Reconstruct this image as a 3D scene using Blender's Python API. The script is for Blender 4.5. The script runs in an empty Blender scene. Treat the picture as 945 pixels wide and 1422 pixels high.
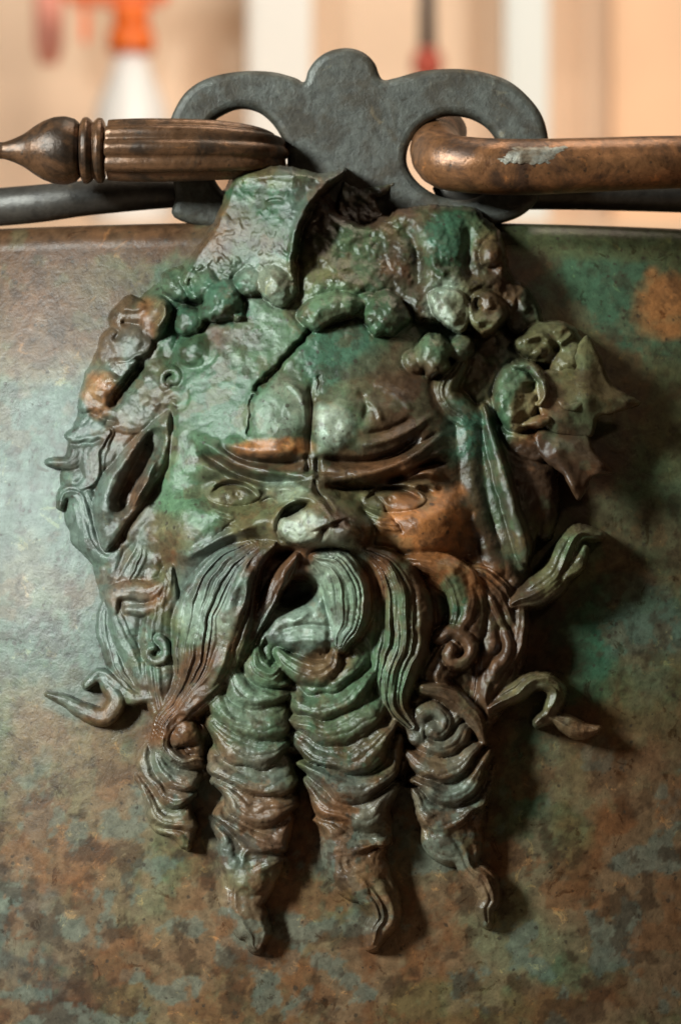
import bpy, math, random
import numpy as np
from mathutils import Vector

# ------------------------------------------------------------------ scale
S = 0.0001            # one modelling unit = 0.1 mm
D = 4500.0            # camera stands 45 cm from the vessel wall
CX, CY = 472.5, 711.0
W, H = 945.0, 1422.0
scene = bpy.context.scene
col = scene.collection

# ------------------------------------------------------------------ camera
cam = bpy.data.cameras.new('camera')
camo = bpy.data.objects.new('camera', cam)
col.objects.link(camo)
camo.location = (0, -D * S, 0)
camo.rotation_euler = (math.radians(90), 0, 0)
cam.sensor_fit = 'VERTICAL'
cam.angle = 2 * math.atan(CY / D)
cam.clip_start = 0.01
cam.clip_end = 50
cam.dof.use_dof = True
cam.dof.focus_distance = (D - 60) * S
cam.dof.aperture_fstop = 22.0
scene.camera = camo
scene.render.resolution_x = 680
scene.render.resolution_y = 1024

# ------------------------------------------------------------------ world, lights, exposure
world = bpy.data.worlds.new('World')
scene.world = world
world.use_nodes = True
bg = world.node_tree.nodes['Background']
bg.inputs['Color'].default_value = (1.0, 0.86, 0.72, 1)
bg.inputs['Strength'].default_value = 0.012

def area(name, loc, target, size, power, color, size_y=None):
    l = bpy.data.lights.new(name, 'AREA')
    l.energy = power
    l.color = color
    l.size = size
    if size_y:
        l.shape = 'RECTANGLE'
        l.size_y = size_y
    o = bpy.data.objects.new(name, l)
    col.objects.link(o)
    o.location = loc
    d = Vector(target) - Vector(loc)
    o.rotation_euler = d.to_track_quat('-Z', 'Y').to_euler()
    return o

# cool window-like key from the left, slightly above
area('key_lamp', (-0.86, -0.71, 0.43), (0.0, 0.0, 0.0), 0.12, 40.0, (0.92, 1.0, 0.97), 0.30)
# warm room lamp above and behind, lights the handles and the room behind
area('room_lamp', (0.35, 1.3, 1.35), (0.1, 3.2, 0.5), 0.9, 44.0, (1.0, 0.88, 0.75))
area('ceiling_lamp', (0.22, 0.16, 0.95), (0.05, 0.1, 0.0), 0.30, 5.0, (1.0, 0.84, 0.66))
area('desk_lamp', (0.55, -0.55, 0.62), (0.0, 0.0, 0.0), 0.10, 0.7, (1.0, 0.74, 0.48))

scene.view_settings.view_transform = 'Standard'
scene.view_settings.look = 'None'
scene.view_settings.gamma = 1.0
scene.view_settings.exposure = 0.0
scene.render.engine = 'CYCLES'

# ------------------------------------------------------------------ numpy noise
_lat = {}
def vnoise(x, y, seed):
    if seed not in _lat:
        _lat[seed] = np.random.RandomState(seed).rand(256, 256)
    L = _lat[seed]
    xi = np.floor(x).astype(int); yi = np.floor(y).astype(int)
    fx = x - xi; fy = y - yi
    fx = fx * fx * (3 - 2 * fx); fy = fy * fy * (3 - 2 * fy)
    x0 = xi % 256; x1 = (xi + 1) % 256; y0 = yi % 256; y1 = (yi + 1) % 256
    return ((L[x0, y0] * (1 - fx) + L[x1, y0] * fx) * (1 - fy) +
            (L[x0, y1] * (1 - fx) + L[x1, y1] * fx) * fy)

def fbm(x, y, scale, seed=1, octv=4):
    """0-centred fractal noise, about -1..1"""
    a, t, n = 1.0, 0.0, np.zeros_like(x, dtype=float)
    f = 1.0 / scale
    for i in range(octv):
        n += a * (vnoise(x * f + 17.3 * i, y * f + 9.1 * i, seed + i) * 2 - 1)
        t += a
        a *= 0.55; f *= 2.03
    return n / t * 1.7

def sstep(a, b, v):
    t = np.clip((v - a) / (b - a), 0, 1)
    return t * t * (3 - 2 * t)

# ------------------------------------------------------------------ vessel surface and mapping
R0, Z0 = 1320.0, -520.0
def wall_radius(z):
    return R0 - (z - Z0) ** 2 / 5200.0

def wall_depth(x, z):
    r = wall_radius(z)
    return R0 - np.sqrt(np.maximum(r * r - x * x, 1.0))

def to_world(px, py, h):
    """point that stands h above the vessel wall -> metres"""
    px = np.asarray(px, float); py = np.asarray(py, float); h = np.asarray(h, float)
    x = px - CX; z = CY - py
    d = None
    for _ in range(4):
        d = wall_depth(x, z) - h
        f = (D + d) / D
        x = (px - CX) * f; z = (CY - py) * f
    return np.stack([x, d, z], -1) * S

def at_depth(px, py, d):
    px = np.asarray(px, float); py = np.asarray(py, float); d = np.asarray(d, float)
    f = (D + d) / D
    return np.stack([(px - CX) * f, d + 0 * f, (CY - py) * f], -1) * S

# ------------------------------------------------------------------ patina colours (linear base colours)
C = dict(
    brown=(.100, .050, .025), dbrown=(.042, .023, .013), copper=(.38, .145, .045), rust=(.170, .075, .032),
    green=(.070, .135, .075), dgreen=(.028, .082, .040), teal=(.050, .132, .082), pale=(.36, .46, .35),
    grey=(.110, .148, .120), olive=(.125, .118, .050), tan=(.20, .145, .085), mint=(.100, .185, .100),
    slate=(.085, .100, .090))
# x, y, rx, ry, colour, strength
BLOBS = [
    # vessel wall
    (470, 1320, 620, 170, 'rust', .45), (860, 420, 160, 140, 'dgreen', .55), (820, 860, 140, 140, 'dgreen', .5), (880, 1150, 120, 160, 'brown', .5),
    (90, 330, 170, 60, 'rust', .75), (60, 430, 120, 100, 'olive', .7), (60, 420, 70, 70, 'rust', .35), (150, 390, 70, 60, 'green', .6), (125, 385, 60, 22, 'mint', .5),
    (70, 720, 130, 230, 'grey', .85), (90, 620, 90, 120, 'grey', .6), (60, 800, 60, 60, 'tan', .3),
    (60, 1010, 60, 70, 'tan', .55), (90, 1060, 110, 80, 'rust', .4), (130, 1150, 110, 110, 'tan', .6), (60, 1180, 90, 70, 'rust', .5),
    (215, 1240, 60, 70, 'mint', .5), (330, 1250, 70, 50, 'tan', .6), (150, 1220, 60, 60, 'rust', .5), (30, 1310, 80, 70, 'slate', .7), (80, 1380, 90, 60, 'dbrown', .5),
    (270, 1330, 90, 60, 'rust', .6), (400, 1350, 110, 50, 'rust', .45), (460, 1250, 50, 60, 'mint', .35), (600, 1290, 80, 80, 'rust', .65), (720, 1290, 80, 70, 'mint', .6),
    (800, 1330, 60, 50, 'teal', .35), (850, 1200, 110, 110, 'rust', .55), (840, 1080, 90, 90, 'rust', .6), (910, 1330, 80, 90, 'brown', .6), (730, 1120, 60, 90, 'teal', .45), (795, 1110, 25, 80, 'olive', .55),
    (790, 900, 90, 80, 'dgreen', .9), (800, 890, 60, 50, 'teal', .4), (890, 880, 60, 80, 'grey', .55), (900, 970, 80, 60, 'olive', .5), (880, 760, 80, 60, 'brown', .5),
    (840, 430, 110, 100, 'teal', .6), (760, 360, 80, 50, 'green', .5), (925, 420, 40, 50, 'copper', .8), (700, 350, 60, 60, 'brown', .6), (900, 590, 70, 90, 'olive', .6), (880, 650, 40, 40, 'dgreen', .5), (860, 330, 120, 30, 'olive', .5),
    (470, 1400, 120, 50, 'brown', .4), (640, 1400, 100, 40, 'olive', .4),
    # wreath
    (690, 720, 120, 300, 'dbrown', .75), (790, 580, 80, 140, 'brown', .6), (620, 960, 100, 120, 'brown', .6), (520, 1150, 90, 120, 'brown', .5), (640, 1130, 70, 120, 'brown', .5),
    (350, 290, 80, 70, 'green', .9), (360, 300, 66, 66, 'dgreen', .65), (320, 350, 60, 40, 'grey', .4), (400, 245, 60, 16, 'olive', .6), (370, 385, 40, 35, 'pale', .35), (310, 415, 40, 35, 'teal', .75),
    (455, 370, 55, 40, 'olive', .85), (440, 290, 50, 50, 'slate', .5), (505, 350, 45, 45, 'dgreen', .65), (465, 420, 38, 26, 'mint', .7), (535, 435, 40, 40, 'dgreen', .8), (620, 340, 60, 60, 'dgreen', .9), (615, 330, 40, 30, 'teal', .5),
    (680, 350, 26, 34, 'rust', .7), (560, 380, 35, 50, 'dbrown', .6), (625, 425, 35, 30, 'pale', .55), (670, 430, 40, 35, 'olive', .7), (700, 400, 40, 50, 'dbrown', .6),
    (600, 490, 40, 30, 'mint', .4), (640, 540, 55, 40, 'olive', .4), (720, 555, 32, 45, 'mint', .75), (735, 575, 26, 40, 'copper', .35), (770, 480, 55, 40, 'olive', .7), (820, 540, 50, 60, 'olive', .6), (810, 600, 45, 40, 'green', .4), (800, 650, 60, 40, 'brown', .6),
    (215, 440, 22, 26, 'copper', .75), (170, 460, 40, 40, 'slate', .5), (160, 490, 36, 30, 'grey', .8), (140, 545, 26, 28, 'copper', .7), (210, 560, 50, 40, 'grey', .5), (255, 470, 34, 60, 'dgreen', .75), (240, 420, 30, 60, 'teal', .6),
    # forehead and face
    (380, 470, 70, 50, 'mint', .55), (470, 490, 60, 45, 'teal', .75), (300, 550, 66, 60, 'green', .95), (300, 560, 50, 50, 'dgreen', .35), (384, 570, 42, 42, 'pale', .30), (355, 600, 30, 20, 'mint', .5),
    (375, 622, 55, 14, 'copper', .85), (462, 590, 27, 32, 'pale', .80), (500, 570, 40, 40, 'mint', .6), (560, 570, 55, 60, 'brown', .8), (540, 520, 60, 40, 'brown', .5),
    (255, 640, 60, 70, 'green', .7), (260, 690, 46, 70, 'mint', .85), (238, 745, 34, 34, 'rust', .45), (390, 683, 32, 16, 'pale', .6), (330, 690, 50, 26, 'olive', .65), (370, 730, 60, 30, 'olive', .7), (500, 700, 60, 60, 'olive', .6),
    (485, 745, 40, 26, 'brown', .7), (520, 655, 80, 22, 'rust', .45), (600, 725, 62, 56, 'copper', .95),
    # ears
    (175, 650, 34, 70, 'rust', .75), (160, 725, 30, 40, 'brown', .7), (205, 650, 20, 50, 'slate', .5), (110, 640, 60, 60, 'grey', .8), (120, 730, 50, 60, 'grey', .8),
    (645, 600, 30, 40, 'teal', .85), (690, 640, 20, 80, 'dgreen', .6), (715, 735, 22, 50, 'mint', .45), (740, 680, 40, 70, 'dbrown', .7), (780, 770, 46, 50, 'olive', .6), (795, 760, 34, 20, 'mint', .4),
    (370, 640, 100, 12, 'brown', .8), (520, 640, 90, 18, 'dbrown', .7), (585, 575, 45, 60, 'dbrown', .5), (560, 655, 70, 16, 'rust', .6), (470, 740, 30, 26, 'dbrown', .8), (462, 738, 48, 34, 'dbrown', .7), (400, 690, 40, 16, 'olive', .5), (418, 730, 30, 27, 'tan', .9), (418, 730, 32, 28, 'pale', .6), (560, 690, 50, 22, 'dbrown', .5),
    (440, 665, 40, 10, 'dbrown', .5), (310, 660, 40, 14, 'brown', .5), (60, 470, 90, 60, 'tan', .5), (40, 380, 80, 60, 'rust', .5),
    # moustache, lip
    (300, 805, 46, 62, 'grey', .9), (288, 855, 32, 40, 'pale', .40), (265, 955, 62, 64, 'brown', .95), (366, 830, 24, 70, 'dbrown', .9), (350, 880, 30, 50, 'dbrown', .85), (385, 815, 20, 50, 'brown', .8), (310, 925, 40, 50, 'brown', .7), (240, 1020, 40, 50, 'rust', .6),
    (465, 800, 40, 60, 'pale', .55), (475, 840, 34, 40, 'mint', .4), (420, 868, 58, 36, 'grey', .8), (428, 866, 44, 22, 'pale', .5), (525, 830, 22, 60, 'rust', .75), (555, 850, 22, 70, 'mint', .45), (550, 900, 50, 60, 'green', .75), (520, 940, 40, 50, 'mint', .35),
    (640, 860, 80, 110, 'brown', .9), (640, 800, 50, 30, 'copper', .5), (625, 835, 18, 34, 'dgreen', .9), (690, 930, 60, 80, 'brown', .7), (190, 825, 40, 22, 'rust', .75), (170, 900, 60, 70, 'grey', .75), (215, 905, 30, 30, 'green', .4), (140, 985, 34, 24, 'brown', .6), (100, 975, 34, 22, 'grey', .7),
    # beard
    (360, 930, 50, 40, 'mint', .65), (345, 990, 60, 60, 'green', .8), (340, 970, 30, 40, 'pale', .25), (470, 980, 60, 50, 'green', .75), (460, 1000, 40, 30, 'mint', .45), (450, 925, 36, 22, 'rust', .7), (490, 1050, 60, 40, 'dgreen', .55), (340, 1080, 60, 40, 'grey', .6), (380, 1115, 50, 24, 'brown', .5),
    (345, 1160, 50, 50, 'slate', .6), (350, 1215, 36, 30, 'mint', .3), (345, 1280, 40, 40, 'brown', .7), (490, 1110, 60, 30, 'rust', .6), (470, 1085, 40, 30, 'grey', .5), (470, 1190, 36, 40, 'grey', .6), (510, 1240, 36, 40, 'olive', .6), (620, 1110, 50, 30, 'grey', .65), (625, 1150, 50, 24, 'brown', .6), (600, 1010, 36, 30, 'grey', .5), (600, 1190, 50, 40, 'teal', .3), (670, 1230, 30, 40, 'rust', .6), (230, 1100, 50, 60, 'grey', .7), (240, 1150, 40, 30, 'olive', .5),
    (745, 960, 40, 30, 'olive', .6), (790, 1010, 40, 26, 'rust', .5),
    (505, 280, 52, 34, 'dbrown', .95), (440, 320, 26, 40, 'dbrown', .6),  # first blob paints the shade of the gap behind the wreath into the colour
    (463, 589, 23, 29, 'pale', .7), (90, 320, 260, 46, 'brown', .85), (50, 410, 150, 90, 'brown', .75), (860, 320, 200, 40, 'dgreen', .5), (860, 320, 200, 40, 'olive', .4), (850, 540, 50, 50, 'brown', .45), (800, 640, 60, 50, 'dbrown', .5),
    # handle mount
    (480, 150, 120, 100, 'slate', .9), (330, 120, 90, 40, 'grey', .55), (680, 140, 100, 60, 'slate', .8), (740, 170, 30, 50, 'rust', .5),
]

def patina(px, py, base='mix'):
    px = np.asarray(px, float); py = np.asarray(py, float)
    n1 = fbm(px, py, 130, 11, 5); n2 = fbm(px, py, 60, 23, 5); n3 = fbm(px, py, 22, 37, 4)
    def mixc(a, b, t):
        return a * (1 - t[:, None]) + b * t[:, None]
    A = {k: np.array(v) for k, v in C.items()}
    o = np.repeat(A['brown'][None], len(px), 0)
    o = mixc(o, A['green'], .70 * sstep(-.35, .35, n1))
    o = mixc(o, A['olive'], .5 * sstep(0, .5, n2))
    n4 = fbm(px, py, 55, 51, 4); n5 = fbm(px, py, 20, 61, 3)
    for (bx, by, rx, ry, c, a) in BLOBS:
        q = min(rx, ry); g1 = .30 * min(q, 80); g2 = .16 * min(q, 60)
        d = ((px + g1 * n2 + g2 * n3 - bx) / rx) ** 2 + ((py + g1 * n4 + g2 * n5 - by) / ry) ** 2
        m = d < 2.4
        if not m.any():
            continue
        w = np.zeros(len(px)); w[m] = a * (1 - sstep(.45, 1.7, d[m]))
        o = mixc(o, A[c], w)
    # small scale blotches of bare bronze and verdigris
    o = mixc(o, A['rust'], .26 * sstep(.32, .55, fbm(px, py, 34, 71, 5)))
    o = mixc(o, A['mint'], .16 * sstep(.3, .6, fbm(px, py, 28, 83, 5)))
    o = mixc(o, A['dbrown'], .45 * sstep(.36, .60, fbm(px, py, 26, 97, 5)))
    o = mixc(o, A['dbrown'], .30 * sstep(.25, .60, fbm(px, py, 13, 107, 4)))
    low = sstep(900, 1180, py)
    o = mixc(o, A['tan'], low * .45 * sstep(-.05, .25, fbm(px, py, 80, 161, 6)))
    o = mixc(o, A['grey'], low * .55 * sstep(.24, .42, fbm(px, py, 46, 131, 6)))
    o = mixc(o, A['rust'], low * .55 * sstep(.26, .38, fbm(px, py, 52, 141, 6)))
    o = mixc(o, A['dbrown'], low * .60 * sstep(.30, .42, fbm(px, py, 36, 151, 6)))
    return o * .66

# ------------------------------------------------------------------ materials
def mat(name):
    m = bpy.data.materials.new(name); m.use_nodes = True
    nt = m.node_tree
    return m, nt, nt.nodes['Principled BSDF']

def bronze_material(name, pit=1.0, rough=(.30, .55), metal=.35, attr=True, colour=(.1, .06, .03), spec=.5, flakes=.6, colour2=None):
    m, nt, b = mat(name)
    N = nt.nodes; L = nt.links
    tc = N.new('ShaderNodeTexCoord')
    def noise(scale, detail=6, rgh=.6, dist=0):
        n = N.new('ShaderNodeTexNoise'); n.inputs['Scale'].default_value = scale
        n.inputs['Detail'].default_value = detail; n.inputs['Roughness'].default_value = rgh
        n.inputs['Distortion'].default_value = dist
        L.new(tc.outputs['Object'], n.inputs['Vector']); return n
    if attr:
        a = N.new('ShaderNodeAttribute'); a.attribute_name = 'patina'
        csock = a.outputs['Color']
    else:
        a = N.new('ShaderNodeRGB'); a.outputs[0].default_value = (*colour, 1); csock = a.outputs[0]
    n1 = noise(620, 10, .72, .3); n2 = noise(1700, 5, .65); n3 = noise(150, 8, .65, .6); n4 = noise(260, 10, .75, .8)
    if colour2:
        rc = N.new('ShaderNodeMapRange'); rc.inputs['From Min'].default_value = .44; rc.inputs['From Max'].default_value = .58
        L.new(n3.outputs['Fac'], rc.inputs['Value'])
        mc = N.new('ShaderNodeMix'); mc.data_type = 'RGBA'; mc.inputs[7].default_value = (*colour2, 1)
        L.new(rc.outputs['Result'], mc.inputs['Factor']); L.new(csock, mc.inputs[6]); csock = mc.outputs[2]
    # value breakup
    mr = N.new('ShaderNodeMapRange'); mr.inputs['From Min'].default_value = .28; mr.inputs['From Max'].default_value = .74
    mr.inputs['To Min'].default_value = .45; mr.inputs['To Max'].default_value = 1.50
    L.new(n1.outputs['Fac'], mr.inputs['Value'])
    mx = N.new('ShaderNodeMix'); mx.data_type = 'RGBA'; mx.blend_type = 'MULTIPLY'; mx.inputs['Factor'].default_value = 1
    L.new(csock, mx.inputs[6]); L.new(mr.outputs['Result'], mx.inputs[7])
    # dark corrosion specks
    rs = N.new('ShaderNodeMapRange'); rs.inputs['From Min'].default_value = .60; rs.inputs['From Max'].default_value = .72
    rs.inputs['To Max'].default_value = .75
    L.new(n2.outputs['Fac'], rs.inputs['Value'])
    m2 = N.new('ShaderNodeMix'); m2.data_type = 'RGBA'; m2.inputs[7].default_value = (.02, .016, .012, 1)
    L.new(rs.outputs['Result'], m2.inputs['Factor']); L.new(mx.outputs[2], m2.inputs[6])
    # scattered corrosion pits
    vo = N.new('ShaderNodeTexVoronoi'); vo.inputs['Scale'].default_value = 950
    L.new(tc.outputs['Object'], vo.inputs['Vector'])
    sepc = N.new('ShaderNodeSeparateColor'); L.new(vo.outputs['Color'], sepc.inputs['Color'])
    rad = N.new('ShaderNodeMapRange'); rad.inputs['From Min'].default_value = .72; rad.inputs['From Max'].default_value = 1.0; rad.inputs['To Max'].default_value = .34
    L.new(sepc.outputs['Red'], rad.inputs['Value'])
    wob = N.new('ShaderNodeMath'); wob.operation = 'MULTIPLY_ADD'; wob.inputs[1].default_value = .9; wob.inputs[2].default_value = -.45
    L.new(n1.outputs['Fac'], wob.inputs[0])
    dsum = N.new('ShaderNodeMath'); dsum.operation = 'ADD'; L.new(vo.outputs['Distance'], dsum.inputs[0]); L.new(wob.outputs[0], dsum.inputs[1])
    pitm = N.new('ShaderNodeMath'); pitm.operation = 'SUBTRACT'; L.new(rad.outputs['Result'], pitm.inputs[0]); L.new(dsum.outputs[0], pitm.inputs[1])
    pitf = N.new('ShaderNodeMapRange'); pitf.inputs['From Min'].default_value = 0; pitf.inputs['From Max'].default_value = .10
    L.new(pitm.outputs[0], pitf.inputs['Value'])
    pitc = N.new('ShaderNodeMath'); pitc.operation = 'MULTIPLY'; pitc.inputs[1].default_value = .7; L.new(pitf.outputs['Result'], pitc.inputs[0])
    mp = N.new('ShaderNodeMix'); mp.data_type = 'RGBA'; mp.inputs[7].default_value = (.026, .020, .014, 1)
    L.new(pitc.outputs[0], mp.inputs['Factor']); L.new(m2.outputs[2], mp.inputs[6]); m2 = mp
    # crusty flakes of lighter corrosion with hard edges
    r4 = N.new('ShaderNodeMapRange'); r4.inputs['From Min'].default_value = .60; r4.inputs['From Max'].default_value = .64
    r4.inputs['To Max'].default_value = flakes
    L.new(n4.outputs['Fac'], r4.inputs['Value'])
    m4 = N.new('ShaderNodeMix'); m4.data_type = 'RGBA'; m4.blend_type = 'MULTIPLY'; m4.inputs[7].default_value = (1.85, 1.65, 1.35, 1)
    L.new(r4.outputs['Result'], m4.inputs['Factor']); L.new(m2.outputs[2], m4.inputs[6])
    r5 = N.new('ShaderNodeMapRange'); r5.inputs['From Min'].default_value = .41; r5.inputs['From Max'].default_value = .37
    r5.inputs['To Max'].default_value = flakes
    L.new(n4.outputs['Fac'], r5.inputs['Value'])
    m5 = N.new('ShaderNodeMix'); m5.data_type = 'RGBA'; m5.blend_type = 'MULTIPLY'; m5.inputs[7].default_value = (.50, .42, .36, 1)
    L.new(r5.outputs['Result'], m5.inputs['Factor']); L.new(m4.outputs[2], m5.inputs[6])
    L.new(m5.outputs[2], b.inputs['Base Color'])
    rr = N.new('ShaderNodeMapRange'); rr.inputs['From Min'].default_value = .32; rr.inputs['From Max'].default_value = .68
    rr.inputs['To Min'].default_value = rough[0]; rr.inputs['To Max'].default_value = rough[1]
    L.new(n3.outputs['Fac'], rr.inputs['Value']); L.new(rr.outputs['Result'], b.inputs['Roughness'])
    b.inputs['Metallic'].default_value = metal
    b.inputs['Specular IOR Level'].default_value = spec
    bp1 = N.new('ShaderNodeBump'); bp1.inputs['Strength'].default_value = .55 * pit; bp1.inputs['Distance'].default_value = .0012
    L.new(n1.outputs['Fac'], bp1.inputs['Height'])
    bp2 = N.new('ShaderNodeBump'); bp2.inputs['Strength'].default_value = .35 * pit; bp2.inputs['Distance'].default_value = .0004
    L.new(n2.outputs['Fac'], bp2.inputs['Height']); L.new(bp1.outputs['Normal'], bp2.inputs['Normal'])
    bp3 = N.new('ShaderNodeBump'); bp3.inputs['Strength'].default_value = .05; bp3.inputs['Distance'].default_value = .00015; bp3.invert = True
    L.new(pitf.outputs['Result'], bp3.inputs['Height']); L.new(bp2.outputs['Normal'], bp3.inputs['Normal'])
    L.new(bp3.outputs['Normal'], b.inputs['Normal'])
    return m

M_WALL = bronze_material('patinated_vessel_bronze', .24, (.29, .38), .02, flakes=.95, spec=.17)
M_MASK = bronze_material('patinated_mask_bronze', .42, (.22, .42), .03, flakes=.5, spec=.34)
M_MOUNT = bronze_material('dark_mount_bronze', .45, (.40, .60), .2, False, (.062, .064, .054), flakes=.9, colour2=(.034, .028, .018))
M_HAND = bronze_material('worn_handle_bronze', .30, (.26, .44), .45, False, (.190, .085, .036), flakes=.8, colour2=(.060, .030, .017))
M_FLUTE = bronze_material('brown_handle_bronze', .35, (.20, .40), .45, False, (.120, .060, .030), flakes=.8, colour2=(.036, .022, .014))
M_DHAND = bronze_material('dark_handle_bronze', .3, (.35, .55), .4, False, (.045, .040, .034))

# ------------------------------------------------------------------ mesh helpers
def empty(name, loc=(0, 0, 0)):
    o = bpy.data.objects.new(name, None); o.empty_display_size = .01
    col.objects.link(o); o.location = loc
    return o

def tag(o, label=None, cat=None, group=None, kind=None):
    if label: o['label'] = label
    if cat: o['category'] = cat
    if group: o['group'] = group
    if kind: o['kind'] = kind
    return o

def mesh_obj(name, verts, faces, material, parent=None, colours=None, smooth=True):
    me = bpy.data.meshes.new(name)
    verts = np.asarray(verts, float)
    if isinstance(faces, np.ndarray) and faces.ndim == 2:
        nf, k = faces.shape
        me.vertices.add(len(verts)); me.vertices.foreach_set('co', verts.ravel())
        me.loops.add(nf * k); me.loops.foreach_set('vertex_index', faces.ravel().astype(np.int32))
        me.polygons.add(nf)
        me.polygons.foreach_set('loop_start', np.arange(0, nf * k, k, dtype=np.int32))
        me.polygons.foreach_set('loop_total', np.full(nf, k, np.int32))
        me.update(calc_edges=True); me.validate()
    else:
        me.from_pydata([tuple(v) for v in verts], [], [tuple(int(i) for i in f) for f in faces]); me.update()
    if smooth:
        me.polygons.foreach_set('use_smooth', np.ones(len(me.polygons), bool))
    if colours is not None:
        at = me.color_attributes.new('patina', 'FLOAT_COLOR', 'POINT')
        c4 = np.ones((len(verts), 4)); c4[:, :3] = colours
        at.data.foreach_set('color', c4.ravel())
    me.materials.append(material)
    o = bpy.data.objects.new(name, me); col.objects.link(o)
    if parent is not None:
        o.parent = parent
    return o

def grid_faces(nu, nv, wrap_v=False, base=0):
    i = np.arange(nu - 1)[:, None]
    j = np.arange(nv if wrap_v else nv - 1)[None, :]
    j2 = (j + 1) % nv
    a = i * nv + j; b = i * nv + j2; c = (i + 1) * nv + j2; d = (i + 1) * nv + j
    return np.stack([a, b, c, d], -1).reshape(-1, 4) + base

def spline(pts, n):
    """Catmull-Rom through pts (rows of any width), n samples, roughly even in arc length"""
    P = np.asarray(pts, float)
    P = np.vstack([2 * P[0] - P[1], P, 2 * P[-1] - P[-2]])
    m = len(P) - 3
    t = np.linspace(0, m, 40 * m + 1)[:-1]
    t = np.append(t, m - 1e-6)
    i = t.astype(int); f = (t - i)[:, None]
    p0, p1, p2, p3 = P[i], P[i + 1], P[i + 2], P[i + 3]
    q = .5 * (2 * p1 + (p2 - p0) * f + (2 * p0 - 5 * p1 + 4 * p2 - p3) * f ** 2 + (3 * p1 - p0 - 3 * p2 + p3) * f ** 3)
    s = np.concatenate([[0], np.cumsum(np.linalg.norm(np.diff(q[:, :2], axis=0), axis=1))])
    u = np.linspace(0, s[-1], n)
    return np.stack([np.interp(u, s, q[:, k]) for k in range(q.shape[1])], -1), s[-1]

def normal_fix(o):
    import bmesh
    bm = bmesh.new(); bm.from_mesh(o.data)
    bmesh.ops.recalc_face_normals(bm, faces=bm.faces)
    bm.to_mesh(o.data); bm.free()

# ---- swept lock of hair: strands run along it
def lock(name, pts, parent, strands=4, amp=.16, flat=.75, twist=0., nseg=None, nr=40, rough=1.2, seed=5, material=None, tip=True):
    L = spline(pts, 8)[1]
    n = nseg or max(24, int(L / 3.2))
    P, L = spline(pts, n)
    T = np.gradient(P[:, :3], axis=0); T /= np.linalg.norm(T, axis=1)[:, None] + 1e-9
    B = np.stack([T[:, 1], -T[:, 0], 0 * T[:, 0]], -1); B /= np.linalg.norm(B, axis=1)[:, None] + 1e-9
    Nn = np.cross(T, B); sg = np.sign(Nn[:, 2:3]); sg[sg == 0] = 1; Nn *= sg
    th = np.linspace(0, 2 * np.pi, nr, endpoint=False)
    u = np.linspace(0, 1, n)
    r = P[:, 3].copy()
    end = np.minimum(u * L, (1 - u) * L)
    r *= np.sqrt(np.clip(1 - (1 - np.clip(end / np.maximum(r * .9, 3), 0, 1)) ** 2, .0009, 1)) if tip else 1
    v = np.cos(th)[None, :] + 0 * u[:, None]
    ph = strands * np.pi * (v + 1) / 2 + twist * u[:, None] * np.pi + .5 * np.sin(u[:, None] * L / 45 + seed)
    rid = np.abs(np.sin(ph)) ** .7 - .6
    fine = np.abs(np.sin(ph * 2.6 + 1.3)) - .6
    sc = 1 + amp * rid + amp * .28 * fine
    rr = r[:, None]
    off = B[:, None, :] * (np.cos(th)[None, :, None] * (rr * (.94 + .06 * sc))[..., None]) + \
        Nn[:, None, :] * (np.sin(th)[None, :, None] * (rr * flat * np.where(np.sin(th)[None, :] > 0, sc, 1))[..., None])
    V = P[:, None, :3] + off
    V = V.reshape(-1, 3)
    V[:, 2] += rough * fbm(V[:, 0], V[:, 1], 14, 200 + seed, 3)
    V[:, 0] += rough * .6 * fbm(V[:, 0], V[:, 1], 18, 300 + seed, 2)
    F = grid_faces(n, nr, True)
    o = mesh_obj(name, to_world(V[:, 0], V[:, 1], V[:, 2]), F, material or M_MASK, parent, patina(V[:, 0], V[:, 1]))
    normal_fix(o)
    return o

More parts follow.
